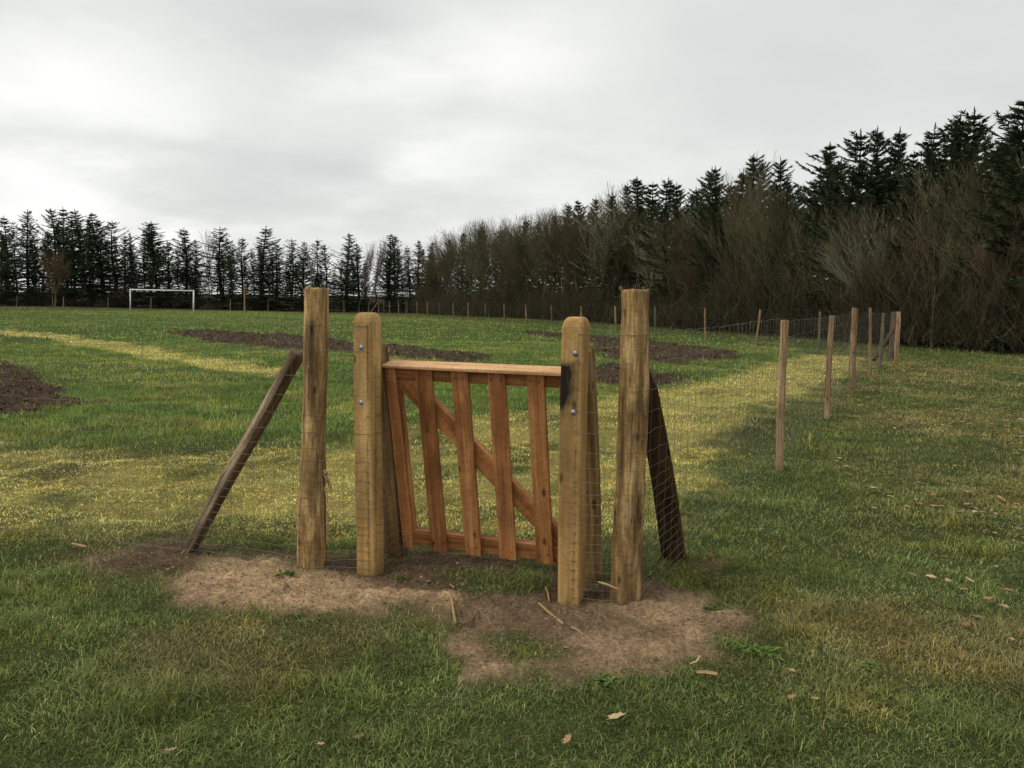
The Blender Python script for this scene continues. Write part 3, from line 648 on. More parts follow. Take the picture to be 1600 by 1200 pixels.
mb = MB(); c0 = gnd(1367, 560); mb.tube([at(1366, 557, 23.2)+Vector((0, 0, -.1)), at(1397, 512, sp[-1][0].y)], .05, 6); mb.build('brace', M['dark'], fr)
# far side run, corner to far corner
CN = Vector((sp[-1][0].x, sp[-1][0].y, 0)); FC = Vector((-16.5, 105, 0))
ff = tag(empty('wire_fence', (CN+FC)/2), 'long row of thin stakes with wire netting in front of the dark trees', 'wire fence')
line = []
for i, x in enumerate([1280, 1185, 1101, 1023, 961, 907.5, 861, 821, 787, 758, 731, 707.5, 686, 667, 651, 635.5, 622, 608, 599, 591]):
    q = (x-800)/F; s_ = q; dx = FC-CN; k = (CN.x-q*CN.y)/(q*dx.y-dx.x); p = CN+dx*k
    tops = {1280: 487, 1185: 484, 1101: 481, 1023: 480, 961: 478.5}
    yt = tops.get(x, 479-(961-x)*.0245); xt = {1185: 1188, 1280: 1281.5}.get(x, x+.5); xb = {1185: 1180, 1280: 1278}.get(x, x)
    stake(ff, xb, 0, yt, .075 if x > 1000 else .09, M['stake'] if i % 3 else M['greystake'], Y=p.y, xt=xt); line.append((p.x, p.y))
netting('netting', [(CN.x, CN.y)]+line, ff, step=.9, rows=[1.35, 1.2, 1.05, .9, .75, .62, .5, .4, .3, .2, .1], vs=.3, r=.0016, sides=3, wob=.01, mat='farwire')
p = line[-1]; mb = MB(); mb.tube([Vector((p[0]-1.1, p[1], gz(*p)-.1)), Vector((p[0]-.1, p[1], gz(*p)+1.3))], .05, 6); mb.build('brace', M['stake'], ff)
fw = tag(empty('wire_fence', (-34, 97, -.3)), 'farthest row of thin pale stakes behind the football goal', 'wire fence')
line = [(p[0], p[1])]
for i, x in enumerate([537, 478, 419, 360, 301, 236, 169, 99.5, 27, -50, -130]):
    Y = 90*(1+.018*(600-x)/-63+.018*9) if False else 90+(x-27)/564*15; yt = 471.5-(591-x)*.0165
    stake(fw, x, 0, yt, .10, M['stake'] if i % 2 else M['greystake'], Y=Y, xt=x); line.append(((x-800)/F*Y, Y))
netting('netting', line, fw, step=1.5, rows=[1.3, 1.0, .7, .4, .2], vs=.6, r=.0016, sides=3, wob=.01, mat='farwire')

# ------------------------------------------------------------------ goal and lone pole
def mkgoal():
    Yg = 88; a = Vector(((204-800)/F*Yg, Yg, 0)); b = Vector(((302.5-800)/F*(Yg-1.5), Yg-1.5, 0)); a.z = gz(a.x, a.y); b.z = gz(b.x, b.y)
    t = tag(empty('football_goal', a), 'white football goal frame without a net at the far edge of the field', 'football goal')
    ta = at(203.5, 452.5, a.y); tb = at(302.5, 454.5, b.y)
    m1 = MB(); m1.tube([a-ZU*.1, ta-ZU*.06], .06, 10); m1.build('goal_post', M['white'], t, True)
    m1 = MB(); m1.tube([b-ZU*.1, tb-ZU*.06], .065, 10); m1.build('goal_post', M['white'], t, True)
    m1 = MB(); m1.tube([ta-(tb-ta).normalized()*.06, tb+(tb-ta).normalized()*.06], .06, 10); m1.build('crossbar', M['white'], t, True)
mkgoal()
b0 = gnd(382, 486.5); b0 = Vector(((382-800)/F*80, 80, gz(-25, 80))); mb = MB(); tp = at(381.5, 443, 80); mb.tube([b0-ZU*.1, (b0+tp)/2+Vector((.02, 0, 0)), tp], [.075, .06, .05], 8)
t = tag(empty('wooden_pole', b0), 'single tall pale pole standing in the field right of the goal', 'pole'); mb.build('pole', M['stake'], t)

# ------------------------------------------------------------------ spruces
def spruce_meshes(seed, h=10., dens=1., wid=.20, lowcut=.12, gap=.0):
    r_ = random.Random(seed); P0 = []; P1 = []; R0 = []; R1 = []; tp = []; td = []; tl = []
    nseg = 14; lean = (r_.uniform(-.02, .02), r_.uniform(-.02, .02))
    def tr(z): return np.array([lean[0]*z+.06*math.sin(z*.7+seed), lean[1]*z+.06*math.cos(z*.5+seed), z])
    for i in range(nseg):
        z0, z1 = h*i/nseg, h*(i+1)/nseg; P0.append(tr(z0)); P1.append(tr(z1)); R0.append(.014*h*(1-z0/h)+.012); R1.append(.014*h*(1-z1/h)+.012)
    z = h*lowcut*.5
    side = [r_.uniform(.55, 1.35) for _ in range(8)]
    while z < h-.25:
        f = z/h; n = r_.choice((4, 5, 6)) if f < .93 else 4; a0 = r_.uniform(0, 6.28)
        Lmax = h*wid*1.22*((1-f)**.88)*(1.0 if f > .25 else .75+f)+.10
        Lmax = min(Lmax, 1.75)
        for k in range(n):
            if r_.random() < gap: continue
            an = a0+k*6.283/n+r_.uniform(-.35, .35); L0 = Lmax*r_.choice((r_.uniform(.4, .8), r_.uniform(.8, 1.3)))*side[int(an/6.283*8) % 8]
            if f < lowcut and r_.random() < .5: continue
            up = -.12+.8*f**1.5+r_.uniform(-.12, .15); p = tr(z); m_ = max(3, int(L0/.16)); d = np.array([math.cos(an)*math.cos(up), math.sin(an)*math.cos(up), math.sin(up)])
            step = L0/m_
            for j in range(m_):
                q = p+d*step; P0.append(p); P1.append(q); R0.append(.018*(1-j/m_)+.004); R1.append(.018*(1-(j+1)/m_)+.004)
                d = d+np.array([0, 0, .07 if f > .3 else .05-.05*(j < m_/2)]); d /= np.linalg.norm(d)
                sd = np.cross(d, [0, 0, 1]); sd /= np.linalg.norm(sd)+1e-9
                for c in range(int(4.4*dens+r_.random())):
                    s_ = r_.choice((-1, 1)); dd = d*r_.uniform(.4, 1)+sd*s_*r_.uniform(.2, 1)+np.array([0, 0, r_.uniform(-.45, .25)]); dd /= np.linalg.norm(dd)
                    tp.append(p+(q-p)*r_.random()); td.append(dd); tl.append(r_.uniform(.10, .30)*(1-.5*f)*(1.3 if j < m_*.7 else .8)+.05)
                p = q
            tp.append(p-d*.1); td.append(d); tl.append(.26)
        z += r_.uniform(.2, .42)*(.8 if f > .6 else 1.1)
    for k in range(9):
        zz_ = h-.75+.08*k; tp.append(tr(zz_)); an = r_.uniform(0, 6.28); td.append(np.array([math.cos(an)*.5, math.sin(an)*.5, .6])); tl.append(.16)
    for k in range(3): tp.append(tr(h-.25+.06*k)); td.append(np.array([.03*k, .02, 1.])); tl.append(.3)
    V, Q = segs(P0, P1, R0, R1, 3)
    col = np.tile([.06, .045, .032], (len(V), 1)); trunk = quads_mesh('trunk', V, Q, M['twigs'], {'col': ('FLOAT_COLOR', col)})
    tp = np.array(tp); td = np.array(td); tl = np.array(tl); g = np.random.default_rng(seed)
    Vs = []; cs = []
    for rep in range(2):
        ax = np.cross(td, g.normal(size=td.shape)); ax /= np.linalg.norm(ax, axis=1)[:, None]; w = (.022+.085*tl)[:, None]*.5
        Vs.append(np.stack([tp, tp+td*tl[:, None]*.35+ax*w, tp+td*tl[:, None], tp+td*tl[:, None]*.45-ax*w], 1))
        c = np.array([[.070, .092, .050]])*g.uniform(.55, 1.6, (len(tp), 1)); c = c+np.array([[.012, .010, .002]])*(g.random((len(tp), 1)) < .2); cs.append(np.repeat(c, 4, 0))
    V = np.concatenate([v.reshape(-1, 3) for v in Vs]); Q = np.arange(len(V)).reshape(-1, 4)
    return trunk, quads_mesh('crown', V, Q, M['needle'], {'col': ('FLOAT_COLOR', np.concatenate(cs))})
SPR = [spruce_meshes(s, 10., d, w, lc, g) for s, d, w, lc, g in ((1, 1.8, .26, .08, .15), (2, 1.9, .23, .05, .15), (3, 1.7, .30, .1, .2), (4, 2.0, .22, .05, .15), (5, 1.6, .21, .1, .28))]
SPN = [spruce_meshes(s, 10., d, w, lc, g) for s, d, w, lc, g in ((11, 3.2, .31, .1, .1), (12, 3.0, .27, .1, .15), (13, 3.2, .34, .05, .12), (14, 2.8, .25, .12, .18))]
ORD = ['first', 'second', 'third', 'fourth', 'fifth', 'sixth', 'seventh', 'eighth', 'ninth', 'tenth', 'eleventh', 'twelfth', 'thirteenth', 'fourteenth', 'fifteenth', 'sixteenth', 'seventeenth', 'eighteenth', 'nineteenth', 'twentieth']
def ordn(i):
    if i < 20: return ORD[i]
    t_, u_ = divmod(i+1, 10); T_ = {2: 'twenty', 3: 'thirty', 4: 'forty', 5: 'fifty'}[t_]
    return T_+'-'+ORD[u_-1] if u_ else {2: 'twentieth', 3: 'thirtieth', 4: 'fortieth', 5: 'fiftieth'}[t_]
def place(kind, ms, X, Y, h, label, cat, group, wf=1.):
    z = gz(X, Y); o = tag(empty(kind, (X, Y, z-.05)), label, cat, group); s = h/10
    o.rotation_euler = (random.uniform(-.035, .035), random.uniform(-.035, .035), random.uniform(0, 6.28)); o.scale = (s*wf, s*wf, s)
    link('trunk', ms[0], o); link('crown', ms[1], o); return o
far = [(-95, 338, 1), (-60, 345, 1), (-30, 330, 1), (8, 337, 1), (22, 345, .7), (38, 327, 1), (62, 362, .8), (86, 325, 1), (100, 322, .8), (113, 335, .9), (130, 328, 1.1), (158, 333, 1.1), (176, 345, 1), (192, 366, .9), (207, 363, .6), (230, 346, 1.1), (243, 349, .9),
       (262, 378, .9), (290, 356, 1.1), (305, 374, .8), (345, 354, 1.2), (362, 372, .7), (376, 371, .8), (407, 353, 1.1), (430, 380, .9), (453, 373, .9), (471, 377, .9), (498, 374, .9), (511, 380, .8), (541, 364, 1.2), (560, 380, .9), (607, 365, 1.0), (616, 367, .8), (640, 384, .8), (655, 375, .9), (675, 378, .9)]
for i, (x, y, wf) in enumerate(far):
    Y = 96+(x-27)/564*12+random.uniform(-1, 2.5); p = at(x, y, Y); h = p.z-gz(p.x, Y)
    place('spruce_tree', SPR[i % 5], p.x, Y, h, '%s spruce from the left in the far row behind the football goal' % ordn(i), 'spruce tree', 'spruces along the far end of the field', wf*random.uniform(1.6, 2.2))
# the belt on the right: its edge runs parallel to the long fence
def beltY(x, off): return (27.15+off)/((x-800)/F+.3625)
near = [(700, 372), (722, 362), (752, 352), (785, 356), (817, 340), (845, 345), (868, 333), (890, 318), (905, 312), (932, 306), (958, 300), (985, 284), (1005, 276), (1018, 285), (1040, 277), (1060, 285), (1080, 292), (1103, 259), (1118, 261), (1135, 285), (1155, 262), (1190, 238), (1230, 246), (1262, 280), (1295, 224),
        (1320, 245), (1350, 203), (1385, 196), (1400, 200), (1430, 235), (1465, 192), (1500, 176), (1530, 170), (1560, 215), (1592, 153), (1650, 170), (1720, 150)]
for i, (x, y) in enumerate(near):
    Y = beltY(x, (1.6 if i % 4 == 2 and x > 930 else 4.0)+random.uniform(-1, 1.5)); p = at(x, y, Y); h = p.z-gz(p.x, Y)
    place('spruce_tree', SPN[(i*3+i//4) % 4], p.x, Y, h, '%s spruce from the left in the tall belt right of the field' % ordn(i), 'spruce tree', 'spruces in the belt right of the field', random.uniform(1.05, 1.55) if x > 1000 else random.uniform(.9, 1.2))

# ------------------------------------------------------------------ bare broadleaved trees
def bare_meshes(seed, stems=1, spread=.35, depth=4, dens=1., colr=(.075, .06, .04), upr=.25, tw=.006):
    r_ = random.Random(seed); T = ([], [], [], []); B = ([], [], [], [])
    def grow(p, d, L0, r, lev, store):
        n = 5 if lev < 3 else 3
        for i in range(n):
            q = p+d*(L0/n); r2 = r*(1-.55/n)
            for a, b in zip(store, (p, q, max(r, tw), max(r2, tw*.7))): a.append(b)
            d = d+np.array([r_.gauss(0, .10), r_.gauss(0, .10), r_.gauss(.03, .06)+upr*.06]); d /= np.linalg.norm(d); p = q; r = r2
            if lev < depth and (i >= 1 or lev > 0):
                for _ in range(1 if r_.random() < .8*dens else 2):
                    if r_.random() > .9: continue
                    an = r_.uniform(0, 6.28); o_ = np.cross(d, [math.cos(an), math.sin(an), .3]); o_ /= np.linalg.norm(o_)
                    sp_ = r_.uniform(spread*.8, spread*1.9); nd = d*math.cos(sp_)+o_*math.sin(sp_); nd[2] += upr*.5; nd /= np.linalg.norm(nd)
                    grow(p, nd, L0*r_.uniform(.5, .72), r*.55, lev+1, B)
        if lev < depth:
            for _ in range(2):
                nd = d+np.array([r_.gauss(0, spread*.7), r_.gauss(0, spread*.7), .1]); nd /= np.linalg.norm(nd); grow(p, nd, L0*.62, r*.8, lev+1, B)
    for s in range(stems):
        an = r_.uniform(0, 6.28); t_ = r_.uniform(.05, .32) if stems > 1 else .04
        grow(np.array([math.cos(an)*.15*(stems > 1), math.sin(an)*.15*(stems > 1), 0]), np.array([math.cos(an)*t_, math.sin(an)*t_, 1.]), 4.0*r_.uniform(.8, 1.1), .10 if stems == 1 else .075, 0, T)
    res = []; g = np.random.default_rng(seed)
    hmax = max(p[2] for p in B[1]); s = 10/hmax
    for nm, st_ in (('trunk', T), ('crown', B)):
        V, Q = segs(np.array(st_[0])*s, np.array(st_[1])*s, np.array(st_[2]), np.array(st_[3]), 3)
        c = np.array([colr])*(1.7 if nm == 'trunk' else 1.)*np.repeat(g.uniform(.6, 1.4, (len(st_[0]), 1)), 6, 0); res.append(quads_mesh(nm, V, Q, M['twigs'], {'col': ('FLOAT_COLOR', c)}))
    open('/tmp/bare.txt', 'a').write('%d %d\n' % (seed, len(B[0]))); return res
BIR = [bare_meshes(21, 1, .30, 3, 1., (.16, .145, .115), .35, .014), bare_meshes(22, 1, .26, 3, 1., (.14, .13, .10), .4, .014)]
BAR = [bare_meshes(31, 2, .38, 3, 1., (.13, .12, .062), .28, .009), bare_meshes(32, 3, .34, 3, .9, (.14, .115, .068), .3, .009), bare_meshes(33, 2, .42, 3, 1., (.12, .115, .058), .22, .009), bare_meshes(34, 3, .4, 3, 1., (.22, .21, .13), .28, .012)]
DEN = [bare_meshes(41, 2, .42, 4, 1., (.105, .088, .048), .2, .007), bare_meshes(42, 2, .40, 4, 1., (.095, .088, .045), .22, .007)]
for i, (x, y) in enumerate([(328, 357), (421, 372), (487, 378), (575, 366), (634, 380), (560, 372)]):
    Y = 100+(x-27)/564*8; p = at(x, y, Y)
    place('bare_tree', BIR[i % 2], p.x, Y, p.z-gz(p.x, Y), '%s pale leafless tree from the left showing between the far spruces' % ordn([0, 1, 2, 4, 5, 3][i]), 'bare tree', 'pale bare trees between the far spruces', .7)
br = [(655, 410), (672, 395), (690, 376), (705, 362), (722, 350), (738, 342), (752, 338), (768, 336), (784, 340), (800, 342), (815, 338), (832, 330), (850, 325), (868, 322), (885, 312), (905, 318), (925, 300), (945, 285), (960, 300), (980, 305), (1003, 318), (1025, 325), (1048, 315), (1072, 330), (1098, 318), (1125, 300), (1150, 290), (1175, 262), (1205, 268), (1240, 300), (1270, 320),
      (1300, 300), (1335, 330), (1370, 320), (1405, 310), (1440, 290), (1475, 262), (1510, 235), (1545, 225), (1575, 240), (1610, 230), (1660, 250)]
for i, (x, y) in enumerate(br):
    Y = beltY(x, random.uniform(.2, 2.2)); p = at(x, y, Y)
    if x > 950: p.z += random.uniform(-1.2, .9)
    place('bare_tree', DEN[i % 2] if (x < 930 and i % 3 or i % 5 == 4) else BAR[(i*3) % 4], p.x, Y, p.z-gz(p.x, Y), '%s leafless brown tree from the left along the front of the right belt' % ordn(i), 'bare tree', 'bare trees at the front of the belt', random.uniform(.75, 1.0))

# ------------------------------------------------------------------ thicket and deeper wood (masses nobody could count)
def thicket(name, lab, pts, hh, ntw, colr, seed):
    g = np.random.default_rng(seed); A0 = []; A1 = []; R_ = []; n = len(pts)
    L_ = []
    for k in range(ntw):
        i = g.integers(0, n, 1)[0]
    idx_ = g.integers(0, n, ntw); base = pts[idx_]; hmax = hh(base)
    z0 = base_z(base[:, 0], base[:, 1]); st_h = g.random(ntw)**1.1*hmax*.85
    an = g.uniform(0, 6.28, ntw); el = g.uniform(.5, 1.5, ntw); l = g.uniform(.3, 1.1, ntw)*np.clip(hmax/3, .6, 1.6)
    p = np.c_[base+g.normal(0, .35, (ntw, 2)), z0+st_h]; d = np.c_[np.cos(an)*np.cos(el), np.sin(an)*np.cos(el), np.sin(el)]
    q = p+d*l[:, None]; q2 = q+(d+g.normal(0, .18, (ntw, 3))+np.array([0, 0, .12]))*(l*.6)[:, None]
    A0 = np.concatenate([p, q]); A1 = np.concatenate([q, q2]); r = g.uniform(.003, .008, ntw); R_ = np.concatenate([r*1.4, r]); R1_ = np.concatenate([r, r*.4])
    V, Q = segs(A0, A1, R_, R1_, 3); c = np.array([colr])*np.tile(g.uniform(.5, 1.5, (ntw, 1)), (2, 1)); c = np.repeat(c, 6, 0)
    me = quads_mesh(name, V, Q, M['twigs'], {'col': ('FLOAT_COLOR', c)}); tag(link(name, me), lab, 'undergrowth', kind='stuff')
g = np.random.default_rng(5)
yy = 26+(g.random(9000)**1.3)*84; off = g.uniform(-1.2, 7, 9000); ptsR = np.c_[17-.3625*(yy-28)+off, yy]
extra = np.c_[g.uniform(17, 30, 1500), g.uniform(27, 33, 1500)]; ptsR = np.r_[ptsR, extra]
thicket('undergrowth', 'dense dark brown leafless thicket filling the foot of the tree belt', ptsR, lambda b: 1.0+4.2*np.clip(fbm(b[:, 0], b[:, 1], 3, 3, 9)-.2, 0, 1), 150000, (.072, .062, .036), 6)
xx = g.uniform(-95, -8, 5000); ptsL = np.c_[xx, 96.5+(xx+52)/35.5*14+g.uniform(-.5, 5, 5000)]
thicket('undergrowth', 'dark low thicket under the far spruces behind the goal', ptsL, lambda b: .5+9*np.clip(fbm(b[:, 0], b[:, 1], 2.4, 2, 9)-.36, 0, 1), 36000, (.11, .092, .066), 8)
# deeper wood: spruce crowns merged behind the front rows
def crowd(name, lab, spots, ms):
    vs = []; qs = []; cs = []; vb_ = 0
    dat = []
    for m_ in ms:
        for me in m_:
            v = np.empty(len(me.vertices)*3, np.float32); me.vertices.foreach_get('co', v); c = np.empty(len(me.vertices)*4, np.float32); me.attributes['col'].data.foreach_get('color', c)
            l = np.empty(len(me.loops), np.int32); me.loops.foreach_get('vertex_index', l); dat.append((v.reshape(-1, 3), c.reshape(-1, 4)[:, :3], l.reshape(-1, 4)))
    for i, (X, Y, h) in enumerate(spots):
        a = random.uniform(0, 6.28); c_, s_ = math.cos(a), math.sin(a); k = i % len(ms)
        for v, c, l in dat[2*k:2*k+2]:
            s = h/10; vv = np.c_[(v[:, 0]*c_-v[:, 1]*s_)*s*1.1+X, (v[:, 0]*s_+v[:, 1]*c_)*s*1.1+Y, v[:, 2]*s+gz(X, Y)]
            vs.append(vv); cs.append(c); qs.append(l+vb_); vb_ += len(v)
    me = quads_mesh(name, np.concatenate(vs), np.concatenate(qs), M['needle'], {'col': ('FLOAT_COLOR', np.concatenate(cs))}); tag(link(name, me), lab, 'woodland', kind='stuff')
spots = []
for x in range(660, 1760, 19):
    Y = beltY(x, 8.5+random.uniform(-1, 1.5)); yt = np.interp(x, [q[0] for q in near], [q[1] for q in near])+random.uniform(4, 45); p = at(x, yt, Y); spots.append((p.x, Y, max(3., p.z+.2)*.95))
crowd('woodland', 'shaded spruces deeper in the belt reading as one dark mass', spots, SPN[:2])
spots = []
for k in range(72):
    x = -95+k*11+random.uniform(-7, 7); Y = 101+(x-27)/564*12+random.uniform(0, 3); p = at(x, np.interp(x, [q[0] for q in far], [q[1] for q in far])+random.uniform(8, 55), Y); spots.append((p.x, Y, p.z+.4))
crowd('woodland', 'shaded spruces deeper in the far row reading as one dark mass', spots, [SPR[0], SPR[3]])
# young beeches that keep their rusty leaves
def rusty(ms, seed):
    b = ms[1]; v = np.empty(len(b.vertices)*3, np.float32); b.vertices.foreach_get('co', v); v = v.reshape(-1, 3); g = np.random.default_rng(seed); k = g.integers(0, len(v), 1800); p = v[k]+g.normal(0, .12, (1800, 3))
    p = p[(p[:, 2] > 2.5)]; n = len(p); d = g.normal(size=(n, 3)); d /= np.linalg.norm(d, axis=1)[:, None]; e_ = np.cross(d, g.normal(size=(n, 3))); e_ /= np.linalg.norm(e_, axis=1)[:, None]
    V = np.stack([p, p+d*.07+e_*.05, p+d*.16, p+d*.07-e_*.05], 1).reshape(-1, 3); c = np.repeat(np.array([[.13, .068, .032]])*g.uniform(.5, 1.4, (n, 1)), 4, 0)
    return quads_mesh('leaves', V, np.arange(len(V)).reshape(-1, 4), M['leaf'], {'col': ('FLOAT_COLOR', c)})
RU = rusty(BAR[1], 4)
for (x, y, Y, lab) in ((80, 385, 93, 'rusty leaved young beech in front of the far spruces at the left'),  (1178, 425, None, 'low rusty leaved beech in the belt above the leaning stake'), (1075, 400, None, 'thin rusty leaved beech halfway along the belt'),
                       (1440, 330, None, 'rusty leaved beech standing high in the right belt'), (1390, 385, None, 'lower rusty leaved beech above the fence corner'), (1545, 345, None, 'rusty leaved beech at the right edge of the belt')):
    Y = Y or beltY(x, .4); p = at(x, y, Y); o = place('beech_tree', BAR[1], p.x, Y, p.z-gz(p.x, Y), lab, 'beech tree', None, .9); link('leaves', RU, o)

# ------------------------------------------------------------------ leaves, splinters, weeds
def leaf_geo(P, yaw, size, curl, oak=True):
    n = 14; out_ = []
    for k in range(n):
        a = 2*math.pi*k/n; r = 1-.28*(k % 2)*(1 if oak else 0)
        x = math.cos(a)*r*.62; y = math.sin(a)*r; out_.append((x*size*.5, y*size*.5, curl*size*(abs(x)*.9+.35*y*y)))
    vs = [(0, 0, 0)]+out_; vs = [vs[0]]+[(v[0]*q_, v[1]*q_, v[2]) for v in vs[1:] for q_ in (random.uniform(.62, 1.1),)]; c, s = math.cos(yaw), math.sin(yaw)
    return [(P[0]+v[0]*c-v[1]*s, P[1]+v[0]*s+v[1]*c, P[2]+v[2]) for v in vs], [(0, 1+k, 1+(k+1) % n) for k in range(n)]
LC = [(.42, .25, .13), (.34, .19, .10), (.45, .32, .18), (.22, .11, .06), (.5, .38, .22)]
leaves = [(962, 1137, .075, 4, 'pale lobed dead leaf lying in the foreground grass below the right post'), (886, 1172, .05, 0, 'small rounded tan leaf left of the pale lobed leaf at the bottom'),
          (1273, 1107, .045, 2, 'light star shaped leaf in the grass below the sand patch on the right'), (1236, 1108, .045, 1, 'reddish small leaf just left of the star shaped leaf'),
          (1267, 1033, .04, 4, 'pale upright leaf in the grass right of the dandelion patch'), (1236, 1062, .045, 2, 'pale leaf lying a little below and left of the upright leaf'),
          (1380, 1030, .055, 0, 'tan folded leaf at the middle of the right lawn'), (1408, 1022, .05, 3, 'dark red leaf lying right of the tan folded leaf'),
          (1504, 1044, .04, 1, 'lone rusty leaf in the lawn near the right edge'), (1512, 918, .07, 2, 'broad pale leaf on the lawn near the right edge above the middle'),
          (1424, 912, .05, 0, 'rusty leaf beside a yellowed tuft on the right lawn'), (1562, 788, .10, 0, 'large russet leaf curled up at the far right of the lawn'),
          (1430, 790, .07, 4, 'cream coloured leaf in the centre of the right lawn'), (1408, 806, .06, 2, 'pale leaf below the cream coloured leaf'),
          (1403, 730, .07, 1, 'rusty leaf by itself further up the right lawn'), (1320, 672, .08, 1, 'brown leaf lying beside the second stake of the fence'),
          (1355, 745, .06, 4, 'pale leaf right of the first split stake'), (1330, 755, .05, 2, 'small cream leaf left of its pale neighbour beyond the first stake'),
          (262, 1196, .07, 4, 'pale leaf cut by the bottom edge at the left'), (560, 1167, .05, 4, 'pale leaf in the bottom grass left of centre'), (405, 1025, .035, 2, 'tiny pale leaf in the left foreground grass'),
          (500, 1180, .05, 2, 'crumpled tan leaf below left of the pale bottom leaf'), (738, 1108, .05, 3, 'dark brown leaf in the grass below the bare patch'), (1108, 878, .06, 3, 'red brown leaf beyond the netting near the dark brace'),
          (1550, 1138, .05, 1, 'rust coloured leaf near the bottom right corner'), (1560, 870, .09, 2, 'withered pale leaf cluster at the right edge of the lawn')]
for (x, y, sz, ci, lab) in leaves:
    p = gnd(x, y); p.z = hz(p.x, p.y)+.040; vs, fs = leaf_geo((0, 0, 0), random.uniform(0, 6.28), sz*1.2, random.uniform(.15, .5))
    me = bpy.data.meshes.new('dead_leaf'); me.from_pydata(vs, [], fs); a = me.attributes.new('col', 'FLOAT_COLOR', 'POINT')
    c = LC[ci]; a.data.foreach_set('color', np.array([[*(np.array(c)*random.uniform(.85, 1.15)), 1.] for _ in vs], np.float32).ravel()); me.materials.append(M['leaf'])
    o = link('dead_leaf', me, None, p); o.rotation_euler = (random.uniform(-.5, .5)-.1, random.uniform(-.4, .4), 0); tag(o, lab, 'leaf', 'single dead leaves on the grass')
Pl = inpoly(LEAFY, 12.0); Pl = Pl[(Pl[:, 1] < 34) & (fbm(Pl[:, 0], Pl[:, 1], 1.6, 3, 301) > .48)]
Pn = inpoly(np.array([[2, 3], [6, 3], [13, 14], [5.5, 14], [3, 8]]), 30); Pl = np.r_[Pl, Pn[fbm(Pn[:, 0], Pn[:, 1], .9, 3, 311) > .56], inpoly(np.array([[2, 3], [6, 3], [12, 12], [6, 12]]), 3)]
zl = zones(Pl); hl = relief(Pl[:, 0], Pl[:, 1], zl); VV = []; FF = []; CC = []
for i in range(len(Pl)):
    vs, fs = leaf_geo((Pl[i, 0], Pl[i, 1], hl[i]+random.uniform(.02, .055)), random.uniform(0, 6.28), random.uniform(.035, .075)*(1+min(1, Pl[i, 1]/22)), random.uniform(-.3, .5)); b_ = len(VV); VV += vs; FF += [tuple(b_+k for k in f) for f in fs]
    c = np.array(random.choice(LC))*random.uniform(.5, 1.15); CC += [tuple(c)]*len(vs)
me = mesh_np('leaf_litter', np.array(VV), np.array(FF).ravel(), np.arange(len(FF))*3, np.full(len(FF), 3), M['leaf'], False, {'col': ('FLOAT_COLOR', np.array(CC))})
tag(link('leaf_litter', me), 'dead leaves strewn over the lawn right of the fence', 'leaf litter', kind='stuff')
for (pp, w, mt, nm, lab) in (([(842, 946), (856, 958), (880, 977)], .0075, 'splinter', 'wood_splinter', 'long yellow wood splinter on the earth below the right gate post'),
                     ([(893, 987), (903, 996), (911, 1003)], .004, 'splinter', 'wood_splinter', 'thin pale splinter on the bare earth right of the long one'),
                     ([(702, 928), (706, 950), (711, 976)], .0075, 'splinter', 'wood_splinter', 'upright looking split sliver on the earth below the gate'),
                     ([(703, 916), (709, 925)], .004, 'splinter', 'wood_splinter', 'tiny sliver above the upright looking one'),
                     ([(716, 977), (735, 968), (747, 958), (742, 952), (728, 947)], .0045, 'twig', 'twig', 'hooked brown twig beside the sliver below the gate'),
                     ([(852, 921), (856, 932), (858, 942)], .005, 'splinter', 'wood_splinter', 'short splinter at the foot of the right gate post'),
                     ([(1088, 1064), (1104, 1065), (1120, 1069)], .009, 'splinter', 'wood_chip', 'flat yellow wood chip in the grass below the right sand patch'),
                     ([(1078, 1050), (1088, 1046), (1093, 1040)], .004, 'splinter', 'wood_splinter', 'curved pale splinter just above the flat wood chip'),
                     ([(632, 913), (639, 900)], .003, 'twig', 'twig', 'fine twig on the earth just right of the left gate post'),
                     ([(113, 858), (135, 861)], .010, 'splinter', 'wood_splinter', 'pale splinter in the grass beyond the netting at the left')):
    P_s = []
    for (x, y) in pp:
        q = gnd(x, y); q.z = hz(q.x, q.y)+.012+random.uniform(0, .006)+(.02 if nm in ('wood_chip',) or y > 1036 or x < 200 else 0); P_s.append(q)
    mb = MB(); mb.tube(P_s, [w*(.5+.5*math.sin(math.pi*(i+.6)/(len(pp)+.4))) for i in range(len(pp))], 5)
    o = mb.build(nm, M[mt], None, False, loc=P_s[0]); tag(o, lab, 'splinter' if 'splinter' in nm else nm.replace('_', ' '), 'wood bits on the ground')
p0 = at(935, 909, 4.25); mb = MB(); mb.tube([p0, at(950, 914, 4.22), at(967, 921, 4.19)], [.004, .0075, .004], 5)
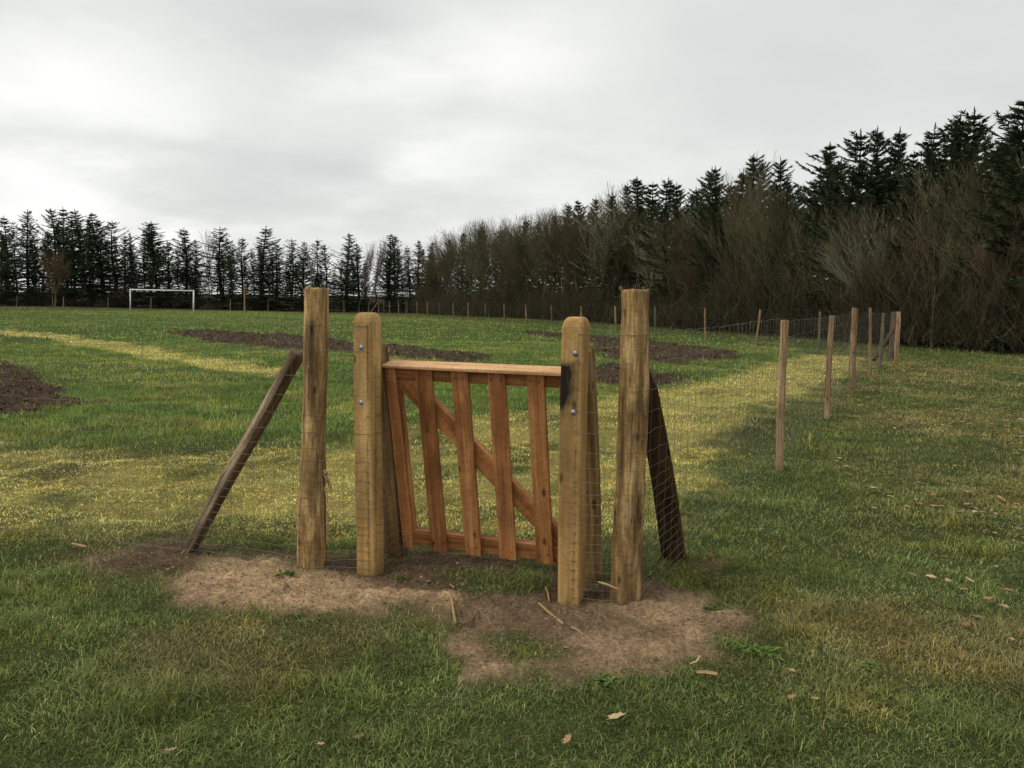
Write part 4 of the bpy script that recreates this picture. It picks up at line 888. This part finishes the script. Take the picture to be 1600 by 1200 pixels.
tag(mb.build('wood_splinter', M['splinter'], None, False, loc=p0), 'yellow splinter caught in the netting between gate post and round post', 'splinter', 'wood bits on the ground')
for (x, y, r, nlf, cl, lab) in ((622, 908 if False else 905, .05, 12, (.07, .12, .04), 'small green weed on the earth by the left gate post'), (445, 908, .075, 16, (.06, .12, .035), 'green rosette weed on the sandy earth left of the round post'), (437, 878, .05, 10, (.13, .17, .1), 'greyish leafy weed at the foot of the netting'),
                           (1112, 955, .07, 16, (.06, .11, .035), 'low green weed on the right sand patch'), (1196, 1022, .09, 26, (.11, .20, .05), 'bright green clover clump right of the bare earth'), (1150, 1010, .07, 20, (.09, .17, .055), 'clover clump left of the brightest one'),
                           (940, 1068, .07, 18, (.12, .19, .07), 'pale green clover clump below the bare patch'), (484, 975, .06, 14, (.12, .17, .08), 'silvery green weed in the grass below the sandy patch'), (1355, 1045, .07, 18, (.12, .19, .07), 'leafy weed in the right lawn by the folded leaf'), (1380, 1095, .08, 18, (.11, .17, .06), 'spreading weed in the lower right lawn')):
    c0 = gnd(x, y); c0.z = hz(c0.x, c0.y)+.006; VV = []; FF = []; CC = []
    for k in range(nlf*2):
        an = random.uniform(0, 6.28); l = r*random.uniform(.35, .8); w = l*.17; el = random.uniform(.15, .8); d = Vector((math.cos(an)*math.cos(el), math.sin(an)*math.cos(el), math.sin(el))); s = Vector((-math.sin(an), math.cos(an), 0))
        o_ = Vector((random.uniform(-1, 1), random.uniform(-1, 1), 0))*r*.7
        b_ = len(VV); VV += [o_, o_+d*l*.5+s*w, o_+d*l*.5-s*w, o_+d*l+Vector((0, 0, -l*.25))]; FF += [(b_, b_+1, b_+3), (b_, b_+3, b_+2)]; c = np.array((cl[0]*1.35, cl[1]*1.15, cl[2]*.9))*random.uniform(.7, 1.3); CC += [tuple(c)]*4
    me = mesh_np('weed', np.array([tuple(v) for v in VV]), np.array(FF).ravel(), np.arange(len(FF))*3, np.full(len(FF), 3), M['grass'], False, {'col': ('FLOAT_COLOR', np.array(CC))})
    tag(link('weed', me, None, c0), lab, 'weed', 'small weeds in the ground')
